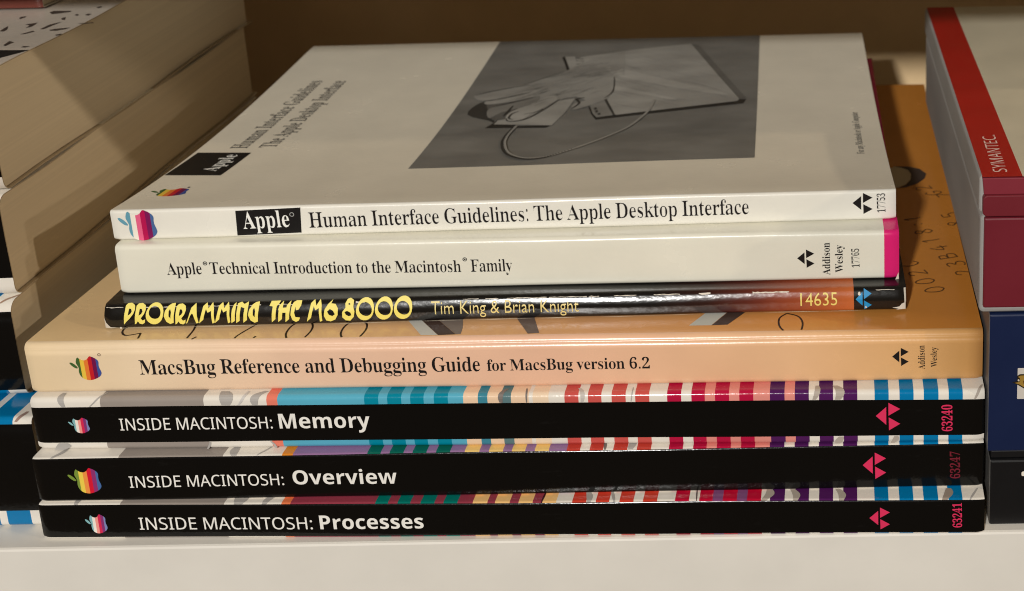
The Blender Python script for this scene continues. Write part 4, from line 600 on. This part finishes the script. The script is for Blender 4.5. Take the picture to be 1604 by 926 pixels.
def em(z, x, y=0, sx=1.0):
    shp(z, [(x, 340+y), (x+20*sx, 250+y), (x+28*sx, 175+y), (x+65*sx, 143+y), (x+88*sx, 195+y), (x+125*sx, 140+y), (x+145*sx, 190+y), (x+165*sx, 330+y), (x+140*sx, 340+y), (x+120*sx, 215+y), (x+85*sx, 232+y), (x+62*sx, 200+y), (x+45*sx, 300+y)])
em(za, 885); em(za, 1052, -4, 0.98)
shp(za, [(1258, 138), (1262, 310), (1225, 336), (1222, 200), (1235, 160)])
shp(za, [(1275, 335), (1275, 150), (1315, 135), (1345, 155), (1388, 132), (1390, 300), (1350, 332), (1352, 190), (1312, 180), (1312, 310)])
gee(za, 1398, -18)
shp(zb, [(70, 195), (85, 155), (180, 152), (160, 185), (145, 195), (145, 310), (108, 345), (105, 200)])
shp(zb, [(210, 152), (208, 210), (245, 208), (245, 190), (283, 150), (282, 310), (245, 342), (245, 250), (212, 250), (210, 310), (172, 342), (172, 235), (165, 225), (172, 190)])
shp(zb, [(392, 150), (390, 190), (370, 225), (345, 230), (335, 200), (330, 250), (345, 290), (392, 295), (380, 325), (350, 340), (315, 320), (295, 270), (295, 200), (310, 165), (340, 150)])
em(zb, 460, -2, 0.94)
shp(zb, [(705, 142), (690, 175), (735, 180), (765, 215), (768, 270), (745, 315), (700, 335), (655, 325), (630, 280), (632, 225), (660, 180)],
    [(660, 240), (685, 220), (720, 235), (740, 265), (715, 282), (680, 270)])
shp(zb, [(880, 130), (915, 150), (918, 205), (935, 240), (930, 290), (895, 328), (850, 325), (815, 295), (812, 245), (840, 210), (832, 175), (850, 140)],
    [(835, 245), (860, 235), (895, 250), (905, 275), (880, 285), (850, 270)], [(862, 178), (875, 172), (885, 182), (872, 190)])
ring(zb, 1038, 226, 90, 100, 1042, 224, 70, 55); ring(zb, 1228, 220, 90, 100, 1232, 218, 70, 55); ring(zb, 1420, 214, 92, 101, 1422, 214, 70, 54)
d.build('title_lettering', prog.cov)
prog.write('author_lettering', 'Tim King & Brian Knight', 'round', (676, 492.3), (907, 487.5), (676, 474.8), alb((226, 208, 140)), thin=10)
prog.write('number_lettering', '14635', 'round', (1254, 479.3), (1311.5, 477.5), (1254, 461.5), alb((250, 214, 120)), thin=6)
d = prog.decal(); d.poly([[prog.sp(*p) for p in ((1253.2, 463.6), (1256.3, 461.4), (1256.3, 464.2), (1253.6, 465.8))]], alb((250, 214, 120))); d.build('number_lettering', prog.cov)
d = prog.decal(); triangles(d, *prog.box2(1340.5, 454.5, 1365.5, 484), alb((40, 140, 196))); d.build('triangle_emblem', prog.cov)
# scuffed white edges
d = prog.decal('wrap'); R2 = random.Random(3); sE = prog.t-0.0009
x = 0.0005
while x < 0.199:
    ln = R2.uniform(0.002, 0.012); hv = R2.random()
    if hv < 0.62 or x < 0.03:
        n = max(5, int(ln/0.0006)); A = []; Bq = []
        for i in range(n):
            u = x+ln*i/(n-1); c = sE+0.00025+R2.uniform(-0.00005, 0.00005); h = R2.uniform(0.00002, 0.00009)*(2.2 if hv < 0.12 else 1)
            A.append((u, c-h)); Bq.append((u, c+h))
        d.quads(Bq, A, alb((214, 206, 192)))
    x += ln+R2.uniform(0.0005, 0.006)
for u, v, r in ((0.1886, 0.0046, 0.0004), (0.1902, 0.0012, 0.0003), (0.1215, 0.0049, 0.0002), (0.004, 0.0003, 0.0003)):
    d.poly([[(u+r*R2.uniform(.6, 1.2)*math.cos(a), v+r*R2.uniform(.6, 1.2)*math.sin(a)) for a in [k*math.pi/4 for k in range(8)]]], alb((214, 206, 192)))
d.poly([[(0.2002, 0.0002), (0.2002, 0.0022), (0.1992, 0.0019), (0.1986, 0.0012), (0.1968, 0.0009), (0.1984, 0.0006), (0.1978, 0.0003)]], alb((214, 206, 192)))
d.poly([[(0.2003, 0.0022), (0.2003, 0.0056), (0.1998, 0.0056), (0.1999, 0.0022)]], alb((200, 192, 178)))
d.poly([[(0.0, 0.0001), (0.0055, 0.0001), (0.003, 0.0004), (0.0015, 0.0005), (0.0004, 0.0016), (0.0, 0.003)]], alb((200, 192, 178)))
n = 40; A = []; Bq = []
for i in range(n):
    u = 0.0+0.2*i/(n-1); h = max(0, R2.uniform(-0.00012, 0.00012)); A.append((u, 0.00022-h)); Bq.append((u, 0.00022+h))
d.quads(Bq, A, alb((190, 180, 160)))
d.build('scuffed_edge', prog.cov)

# ivory book
IV = alb((224, 221, 206)); MG = alb((216, 32, 112))
def ivory(x, xm, part, y, z): return MG if xm > 0.1973*(1385-185)/(1408.5-185) else IV
tech.cover(ivory, [0.1973*(1385-185)/(1408.5-185)], [], M_COVER); tech.pages()
tech.write('title_lettering', 'Apple', 'serif', (262, 431), (317, 429.8), (262, 412.3), INK, thin=13, track=-18)
tech.write('title_lettering', 'Technical Introduction to the Macintosh', 'serif', (329.5, 429.6), (723, 425.6), (329.5, 411.3), INK, thin=13, track=-18)
tech.write('title_lettering', 'Family', 'serif', (738, 425.5), (803, 424.6), (738, 406.3), INK, thin=13, track=-18)
d = tech.decal()
for q in ((321, 413), (728, 406)): disc(d, tech.sp(*q), 0.00055, INK, ring=0.00018); disc(d, tech.sp(*q), 0.0002, INK)
d.build('trademark_lettering', tech.cov)
d = tech.decal(); triangles(d, *tech.box2(1249, 391.5, 1276, 420), INK); d.build('triangle_emblem', tech.cov)
tech.write('publisher_lettering', 'Addison', 'serif', (1300.5, 431), (1299.5, 380.5), (1288.6, 431), INK, thin=2)
tech.write('publisher_lettering', 'Wesley', 'serif', (1320.5, 427), (1319.5, 384), (1308.6, 427), INK, thin=2)
tech.write('number_lettering', '17765', 'serif', (1346.5, 419), (1345.5, 389.5), (1334.8, 419), INK, thin=8)
d = tech.decal(); d.poly([[tech.sp(*p) for p in ((1407.6, 429), (1408.3, 440), (1402, 440.3), (1405, 434))]], alb((230, 214, 200))); d.build('scuffed_corner', tech.cov)

# topmost white book
HW = alb((227, 224, 214))
HT = alb((229, 221, 203))      # spine white with the warm light on the cover's top painted in
hig.cover(lambda x, xm, part, y, z: HT if part == 'top' else HW, [], [], M_COVER); hig.pages()
KB = (0.011, 0.010, 0.010)
d = hig.decal(); d.poly([[hig.sp(*p) for p in ((368.5, 330.5), (470, 325.3), (472.5, 364.3), (372, 369))]], KB); d.build('title_box', hig.cov)
t = Text('Apple', 'serif', thin=4); d = hig.decal(); d.text(t, hig.sp(382, 358.5), hig.sp(454.6, 355), hig.sp(382, 332.3), alb((236, 234, 228)))
c = hig.sp(457, 336); disc(d, c, 0.0006, alb((150, 150, 148)), ring=0.0002); d.build('title_lettering', hig.cov, lift=0.00012)
hig.write('title_lettering', 'Human Interface Guidelines: The Apple Desktop Interface', 'serif', (485, 356.8), (1173.5, 335.2), (485, 333), INK, thin=15, track=-20)
d = hig.decal(); apple(d, *hig.box2(202.5, 329, 249, 377), ((98, 152, 172), (236, 226, 214), (222, 96, 134), (176, 20, 78), (120, 24, 84), (70, 100, 150))); d.build('apple_emblem', hig.cov)
d = hig.decal(); triangles(d, *hig.box2(1335.5, 302, 1367, 335), INK); d.build('triangle_emblem', hig.cov)
hig.write('number_lettering', '17753', 'serif', (1387, 332), (1386.3, 302.5), (1374.5, 332.5), INK, thin=9)
# its cover: black title box, title lines, small apple, note and the picture
d = hig.decal('top'); d.poly([[hig.tp(*p) for p in ((310, 239.5), (393.7, 239.5), (345.6, 275), (257.5, 275))]], KB); d.build('cover_title_box', hig.cov)
t = Text('Apple', 'serif', thin=4); d = hig.decal('top'); d.text(t, hig.tp(337, 269), hig.tp(374, 243), hig.tp(314, 269), alb((236, 234, 228))); d.build('cover_lettering', hig.cov, lift=0.00014)
d = hig.decal('top')
for s_, o, e, c in (('Human Interface Guidelines', (386, 232.5), (506, 127), (360, 232.5)), ('The Apple Desktop Interface', (431, 231), (543, 127), (405, 231)), ('For any Macintosh or Apple Computer', (1354, 241), (1343, 176), (1342.5, 241))):
    d.text(Text(s_, 'serif', thin=5), hig.tp(*o), hig.tp(*e), hig.tp(*c), (0.06, 0.055, 0.05))
d.build('cover_lettering', hig.cov)
d = hig.decal('top'); a, b_, c = hig.tp(236.5, 308.5), hig.tp(284, 308), hig.tp(250, 296)
apple(d, a, (b_[0]-a[0], 0), (0, c[1]-a[1]), RAINBOW); disc(d, hig.tp(296, 293.7), 0.0004, (0.08, 0.07, 0.06)); d.build('cover_apple_emblem', hig.cov)
M_PIC = material('printed_picture', rough=0.42, spec=0.35, var=0.24, vscale=110, stretch=(0.5, 1, 1))
P5 = lambda X, Y: hig.tp(700+X/4.6286, 60+Y/4.6286)
P6 = lambda X, Y: hig.tp(900+X/4.63, 50+Y/4.63)
g = lambda v: (v, v*0.96, v*0.87)
def pic(name, lift, *shapes):
    d = hig.decal('top')
    for fn, pts, v, crv in shapes:
        P = [fn(*p) for p in pts]
        if crv: P = smooth_curve(P, 3, True)
        d.poly([P], g(v))
    d.build(name, hig.cov, lift=lift, mat=M_PIC)
# the grey field, cut into bands so that it follows the sagging cover
d = hig.decal('top'); A_ = [hig.tp(*p) for p in ((639, 265), (1182, 247))]; B2 = [(hig.tp(780, 70.8)[0], hig.D-0.0002), (hig.tp(1190, 59.8)[0], hig.D-0.0002)]; n = 24
L_ = [tuple(np.array(A_[0])+(np.array(B2[0])-np.array(A_[0]))*i/n) for i in range(n+1)]; R_ = [tuple(np.array(A_[1])+(np.array(B2[1])-np.array(A_[1]))*i/n) for i in range(n+1)]
for i in range(n):
    for k in range(12):
        f0, f1 = k/12, (k+1)/12
        q = [np.array(L_[i])*(1-f0)+np.array(R_[i])*f0, np.array(L_[i])*(1-f1)+np.array(R_[i])*f1, np.array(L_[i+1])*(1-f1)+np.array(R_[i+1])*f1, np.array(L_[i+1])*(1-f0)+np.array(R_[i+1])*f0]
        b0 = len(d.v); d.v += [tuple(v) for v in q]; d.f.append([b0, b0+1, b0+2, b0+3]); d.c.append(g(0.205))
d.build('cover_picture', hig.cov, mat=M_PIC)
pic('picture_drawing', 0.00016,
    (P6, [(845, 90), (905, 100), (1245, 480), (1190, 490)], .15, 0), (P6, [(100, 545), (120, 600), (152, 640), (1225, 520), (1245, 490), (1190, 490), (290, 605)], .035, 0),
    (P5, [(838, 142), (855, 135), (890, 235), (872, 238)], .03, 0), (P5, [(858, 138), (985, 132), (1010, 200), (895, 232)], .36, 0), (P5, [(930, 135), (985, 132), (1010, 195), (945, 215)], .2, 0),
    (P5, [(150, 560), (210, 490), (300, 470), (345, 610), (300, 600)], .05, 1), (P5, [(275, 655), (345, 615), (480, 480), (500, 640), (770, 630), (715, 652)], .03, 0))
pic('picture_drawing', 0.00024,
    (P6, [(60, 185), (420, 135), (845, 90), (1195, 490), (1180, 505), (290, 608), (215, 480), (80, 240)], .36, 0),
    (P6, [(112, 535), (215, 485), (285, 608), (160, 625), (130, 595)], .27, 0), (P5, [(340, 630), (480, 490), (720, 470), (930, 440), (860, 540), (760, 636)], .36, 0))
pic('picture_drawing', 0.00032,
    (P6, [(250, 255), (640, 345), (1075, 445), (1060, 460), (680, 400), (300, 320)], .42, 1), (P6, [(285, 395), (470, 435), (725, 488), (700, 498), (480, 455), (290, 430)], .42, 1),
    (P6, [(205, 480), (225, 476), (296, 610), (280, 612)], .06, 0), (P6, [(140, 560), (158, 552), (164, 565), (146, 574)], .06, 0), (P6, [(148, 580), (166, 572), (172, 586), (154, 594)], .06, 0), (P6, [(165, 600), (185, 592), (190, 606), (172, 610)], .06, 0),
    (P5, [(300, 530), (330, 600), (440, 590), (560, 560), (480, 500), (300, 470)], .13, 1),
    (P5, [(1290, 100), (1040, 165), (850, 250), (700, 300), (560, 348), (560, 500), (640, 560), (700, 500), (860, 440), (940, 430), (1050, 470), (1140, 440), (1210, 390), (1215, 290), (1290, 275)], .33, 0))
pic('picture_drawing', 0.0004,
    (P5, [(600, 345), (300, 400), (215, 420), (200, 440), (260, 462), (420, 440), (620, 400)], .30, 1), (P5, [(640, 380), (430, 440), (280, 470), (300, 490), (460, 470), (660, 430)], .34, 1),
    (P5, [(660, 420), (470, 480), (330, 510), (290, 545), (310, 590), (400, 545), (640, 480)], .24, 1), (P5, [(760, 420), (600, 490), (470, 540), (425, 585), (450, 612), (540, 600), (640, 545), (800, 455)], .38, 1),
    (P5, [(1150, 420), (1020, 455), (930, 480), (905, 510), (930, 525), (1050, 490), (1160, 445)], .32, 1))
R4 = random.Random(11)
HAND = [(1290, 100), (1040, 165), (850, 250), (700, 300), (560, 348), (420, 385), (300, 420), (330, 500), (560, 470), (640, 520), (760, 450), (860, 430), (940, 420), (1050, 460), (1140, 430), (1205, 390), (1210, 290), (1290, 270)]
TABL = [(60, 190), (420, 140), (840, 95), (1180, 480), (290, 600), (220, 480), (80, 240)]
def hatch(fn, area_, n, dirs, ln, wd, tones):
    d = hig.decal('top'); xs = [p[0] for p in area_]; ys = [p[1] for p in area_]
    while n > 0:
        c = (R4.uniform(min(xs), max(xs)), R4.uniform(min(ys), max(ys))); a = R4.uniform(*dirs); l = R4.uniform(*ln)/2
        e = [(c[0]+s_*l*math.cos(a), c[1]+s_*l*math.sin(a)) for s_ in (-1, 1)]
        n -= 0.1
        if not (inside(e[0], area_) and inside(e[1], area_)): continue
        n -= 0.9; bow = R4.uniform(-8, 8)
        d.stroke(smooth_curve([fn(*e[0]), fn(c[0], c[1]+bow), fn(*e[1])], 4), R4.uniform(*wd), g(R4.uniform(*tones)), True)
    return d
hatch(P6, TABL, 70, (0.12, 0.32), (120, 420), (.0003, .0008), (.30, .40)).build('picture_shading', hig.cov, lift=0.00028, mat=M_PIC)
hatch(P5, HAND, 90, (2.75, 3.0), (60, 260), (.0002, .0006), (.20, .40)).build('picture_shading', hig.cov, lift=0.00044, mat=M_PIC)
d = hig.decal('top')
for pts, wd, v in (([(600, 347), (420, 378), (300, 402), (210, 425)], .0006, .05), ([(610, 400), (470, 432), (300, 466)], .0006, .05), ([(650, 432), (500, 470), (330, 510)], .0006, .05), ([(480, 500), (440, 545), (410, 575)], .0008, .05),
                   ([(820, 450), (680, 540), (560, 598), (450, 612), (430, 590)], .0006, .06), ([(1000, 440), (940, 450), (960, 480), (905, 520)], .0008, .05), ([(1215, 290), (1205, 390), (1140, 445)], .0004, .07),
                   ([(850, 252), (700, 300), (560, 346)], .0004, .08), ([(560, 560), (640, 545), (700, 520)], .0005, .1), ([(520, 540), (470, 560), (450, 590), (480, 600)], .0007, .07)):
    d.stroke(smooth_curve([P5(*p) for p in pts], 6), wd, g(v), True)
K = smooth_curve([P5(*p) for p in ((505, 645), (445, 710), (420, 770), (450, 840), (560, 878), (700, 872), (860, 828), (1060, 760), (1290, 665))] + [P6(*p) for p in ((470, 640), (540, 575), (580, 500))], 8)
d.stroke([(p[0]-0.0006, p[1]-0.0005) for p in K[:52]], 0.0011, g(.04), True); d.stroke(K, 0.0008, g(.31))
d.build('picture_linework', hig.cov, lift=0.00048)

# ------------------------------------------------------------------ left stack
LST = 'thick books stacked at the left'
lw = dict(W=0.235, D=0.164, group=LST, ripple=0.0004)
PG = (0.50, 0.41, 0.29)
def left_book(label, xr, yf, z0, yaw, t, r):
    return Book('book', label, xr-0.235*math.cos(yaw), yf-0.235*math.sin(yaw), z0, yaw, t=t, r=r, **lw)
L4 = left_book('thick striped book with black spine, bottom of the left stack', -0.1183, 0.0040, 0.0, 0.0, 0.0310, 0.0016)
L3 = left_book('thick book with black spine and blue-white edge, third from the top at left', -0.1248, 0.0135, 0.0311, 0.040, 0.0263, 0.003)
L2 = left_book('thick book with yellowed pages under the topmost thick book at left', -0.1250, 0.0172, 0.0575, 0.045, 0.0268, 0.003)
L1 = left_book('thick book with specked white cover and yellowed pages at upper left', -0.1252, 0.0205, 0.0844, 0.045, 0.0308, 0.003)
def side_stripes(b, edges, lo, hi):
    st = [(e, alb(c)) for e, c in edges]
    b.cover(stripe_color(st, lo, hi), [e for e, _ in st], [lo, hi], M_BLACK, paper=PG); b.pages(inset=0.0011)
e4 = L4.sp(20, 665)[0]; k = L4.sp(45, 665)[0]-L4.sp(0, 665)[0]; k /= 45
side_stripes(L4, [(0.03, W_)] + [(e4-q*k, c) for q, c in ((150, W_), (128, BL), (112, W_), (90, BL), (72, W_), (50, BL), (38, W_))] + [(e4, BL), (0.24, W_)], 0.0048, 0.0296)
e3 = L3.sp(14, 622)[0]
side_stripes(L3, [(0.03, W_)] + [(e3-q*k, c) for q, c in ((112, W_), (90, BL), (72, W_), (50, BL), (38, W_))] + [(e3, BL), (0.24, W_)], 0.0026, 0.0243)
side_stripes(L2, [(0.24, W_)], 0.0052, 0.0243)
side_stripes(L1, [(0.24, (200, 190, 178))], 0.004, 0.0292)
doodles(L4, [(24, 33, 2, 7, (150, 125, 115))], 0.0300, 0.0335, 660)
doodles(L3, [(-6, 16, 0, 6, (160, 130, 110))], 0.0262, 0.0300, 478)
Z1 = lambda X, Y: L1.tp(X/6.175, Y/6.175)
for pts in ([(478, 122), (520, 108), (690, 108), (680, 118), (545, 135), (500, 140)], [(185, 175), (205, 165), (255, 160), (240, 172), (190, 188)], [(240, 240), (360, 222), (340, 240), (300, 262), (245, 275), (285, 250)],
            [(385, 285), (480, 240), (600, 212), (520, 245), (420, 285)], [(475, 292), (530, 282), (680, 268), (630, 285), (540, 300), (485, 300)], [(590, 180), (635, 168), (628, 195), (600, 195)], [(720, 148), (745, 138), (765, 146), (745, 156)],
            [(822, 148), (850, 134), (885, 138), (850, 154)], [(190, 335), (320, 300), (335, 308), (240, 332)], [(0, 300), (75, 255), (70, 285), (40, 305), (0, 308)], [(30, 440), (90, 400), (135, 412), (100, 425), (50, 448)],
            [(200, 460), (230, 448), (290, 452), (240, 462)], [(530, 340), (590, 328), (600, 338), (545, 348)], [(930, 72), (980, 62), (985, 72), (950, 82)], [(750, 230), (900, 218), (905, 226), (800, 236)]):
    d = L1.decal('top'); d.poly([[Z1(*p) for p in pts]], alb((70, 60, 54))); d.build('cover_speck', L1.cov)
d = L1.decal('top'); d.poly([[Z1(*p) for p in ((-60, 488), (120, 488), (285, 486), (140, 526), (0, 562), (-60, 575))]], (0.012, 0.012, 0.012))
d.build('cover_band', L1.cov)
# thin dark red book lying on the left stack
a, b_ = at(0, 22, 2, 0.1154), at(47, 22, 2, 0.1154)
L0 = Book('book', 'thin dark red book lying on the specked white cover at upper left', b_[0]-0.19, a[1]+0.002, 0.1154, 0.02, 0.19, 0.12, 0.0028, r=0.0007, group=LST)
RD = alb((120, 62, 52)); L0.cover(lambda *q: RD, [], [], M_COVER); L0.pages()

# ------------------------------------------------------------------ right stack
RST = 'boxes stacked at the right'
def sheet(name, pts, axis, v, col, parent, mat):
    """flat printed sheet on a carton face; pts are the two other coordinates"""
    ax = [i for i in range(3) if i != axis]; vs = []
    for p in pts:
        q = [0, 0, 0]; q[axis] = v; q[ax[0]], q[ax[1]] = p; vs.append(q)
    me = bpy.data.meshes.new(name); me.from_pydata(vs, [], [list(range(len(vs)))]); me.update()
    want = -1 if axis in (0, 1) else 1
    if me.polygons[0].normal[axis]*want < 0:
        me = bpy.data.meshes.new(name); me.from_pydata(vs, [], [list(range(len(vs)))[::-1]]); me.update()
    paint(me, [col]); return link(name, me, mat, parent)
XR = 0.30
# black carton
bk = thing('carton', 'black carton at the bottom of the right stack', 'box', (0.119, -0.002, 0), 0, RST)
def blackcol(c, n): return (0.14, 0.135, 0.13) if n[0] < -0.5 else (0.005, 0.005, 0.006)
box_mesh('carton_body', (0, 0, 0), (XR-0.119, 0.150, 0.0184), M_PRINT, bk, 0.0006, 2, blackcol)
box_mesh('carton_lid', (0.0003, 0.0006, 0.0186), (XR-0.119, 0.150, 0.0207), M_PRINT, bk, 0.0003, 2, (0.006, 0.006, 0.007))
p = at(1600, 742, 1, -0.002); x = p[0]-0.119; z = p[2]; d_ = 0.00065
def rr(x0, x1, z0, z1, r, n=4):
    P = []
    for cx, cz, a0 in ((x1-r, z1-r, 0), (x0+r, z1-r, 90), (x0+r, z0+r, 180), (x1-r, z0+r, 270)):
        for i in range(n+1): a = math.radians(a0+90*i/n); P.append((cx+r*math.cos(a), cz+r*math.sin(a)))
    return P
sheet('printed_mark', rr(x, x+0.012, z-d_, z+d_, 0.0004), 1, -0.00008, alb((226, 218, 206)), bk, M_INK)
# blue carton
bl = thing('carton', 'dark blue carton with a gold emblem at its edge, under the maroon box', 'box', (0.1183, -0.002, 0.0208), 0, RST)
def bluecol(c, n): return (0.14, 0.14, 0.145) if n[0] < -0.5 else (0.005, 0.013, 0.055)
box_mesh('carton_body', (0, 0, 0), (XR-0.1183, 0.150, 0.0371), M_PRINT, bl, 0.0005, 2, bluecol)
q = lambda X, Y: (lambda P: (P[0]-0.1183, P[2]-0.0208))(at(1560+X/11.57, 560+Y/11.57, 1, -0.002))
x0, z1 = q(395, 190); _, z0 = q(395, 750)
sheet('emblem_field', rr(x0, x0+0.0085, z0, z1, 0.0002), 1, -0.00008, alb((196, 190, 182)), bl, M_INK)
sheet('emblem_outline', [q(*p) for p in ((385, 330), (430, 300), (640, 290), (760, 480), (620, 620), (500, 555), (400, 495), (290, 445), (380, 425))], 1, -0.00014, (0.02, 0.014, 0.008), bl, M_INK)
sheet('emblem_figure', [q(*p) for p in ((400, 345), (440, 322), (630, 312), (735, 480), (620, 595), (510, 535), (420, 480), (340, 455), (400, 442), (440, 420), (430, 370))], 1, -0.00020, alb((150, 118, 52)), bl, M_INK)
sheet('emblem_figure', [q(*p) for p in ((392, 395), (412, 385), (428, 405), (415, 425), (394, 420))], 1, -0.00022, alb((200, 190, 176)), bl, M_INK)
sheet('emblem_figure', [q(*p) for p in ((490, 430), (505, 400), (540, 385), (520, 430), (540, 470), (500, 470))], 1, -0.00024, alb((80, 50, 24)), bl, M_INK)
# maroon boxed set with a red and cream top
ZR0, ZR1 = 0.0581, 0.0930
rb = thing('boxed_set', 'white cardboard box with maroon front and red-striped cream top at the right', 'box', (0.1158, -0.002, ZR0), 0, RST)
H = ZR1-ZR0; WR = XR-0.1158; DR = 0.1555
MARO = alb((106, 28, 40))
box_mesh('carton_body', (0, 0.0003, 0), (WR, DR, 0.0252), M_WHITE_BOARD, rb, 0.0012, 3)
box_mesh('carton_lid', (-0.0003, 0.0008, 0.0255), (WR, DR+0.0003, H-0.0001), M_WHITE_BOARD, rb, 0.0009, 3)
box_mesh('front_panel', (0.0008, -0.0006, 0.0018), (WR, 0.0014, 0.0249), M_PRINT, rb, 0.0005, 2, MARO)
# tuck flap with a rounded corner, standing a little proud
import bmesh
def slab(name, outline, y0, y1, mat, parent, col, bev=0.0003):
    bm = bmesh.new(); f = bm.faces.new([bm.verts.new((p[0], y1, p[1])) for p in outline])
    r_ = bmesh.ops.extrude_face_region(bm, geom=[f])
    for v in [e for e in r_['geom'] if isinstance(e, bmesh.types.BMVert)]: v.co.y = y0
    bmesh.ops.recalc_face_normals(bm, faces=bm.faces[:])
    es = [e for e in bm.edges if all(abs(v.co.y-y0) < 1e-7 for v in e.verts)]
    bmesh.ops.bevel(bm, geom=es, offset=bev, segments=3, profile=0.5, affect='EDGES')
    me = bpy.data.meshes.new(name); bm.to_mesh(me); bm.free(); paint(me, [col]*len(me.polygons)); return link(name, me, mat, parent)
slab('tuck_flap', rr(0.0004, WR, 0.0254, 0.0307, 0.0011, 5), -0.0010, 0.0012, M_PRINT, rb, alb((106, 30, 40)))
slab('front_edge', [(0.0007, 0.0306), (WR, 0.0306), (WR, H-0.0002), (0.0003, H-0.0002)], -0.0002, 0.0012, M_PRINT, rb, alb((122, 40, 52)), 0.0002)
xs_ = 0.1254-0.1158
d0 = 0.0012
REDC = (0.40, 0.012, 0.006)
sheet('red_stripe', [(0.0003, 0.0), (xs_, 0.0), (xs_, DR), (0.0003, DR)], 2, H+0.00006, REDC, rb, M_PRINT)
sheet('cream_top', [(xs_, 0.0), (WR, 0.0), (WR, DR), (xs_, DR)], 2, H+0.00006, (0.62, 0.56, 0.42), rb, M_PRINT)
loc = lambda px, py: (lambda P: (P[0]-0.1158, P[1]+0.002))(at(px, py, 2, ZR1))
flat = Decal(lambda u, v, l: (u, v, H+0.00006+l))
flat.text(Text('SYMANTEC.', 'sans', thin=2), loc(1578, 270), loc(1558, 212), loc(1556, 270), alb((226, 196, 186)))
flat.build('maker_lettering', rb)
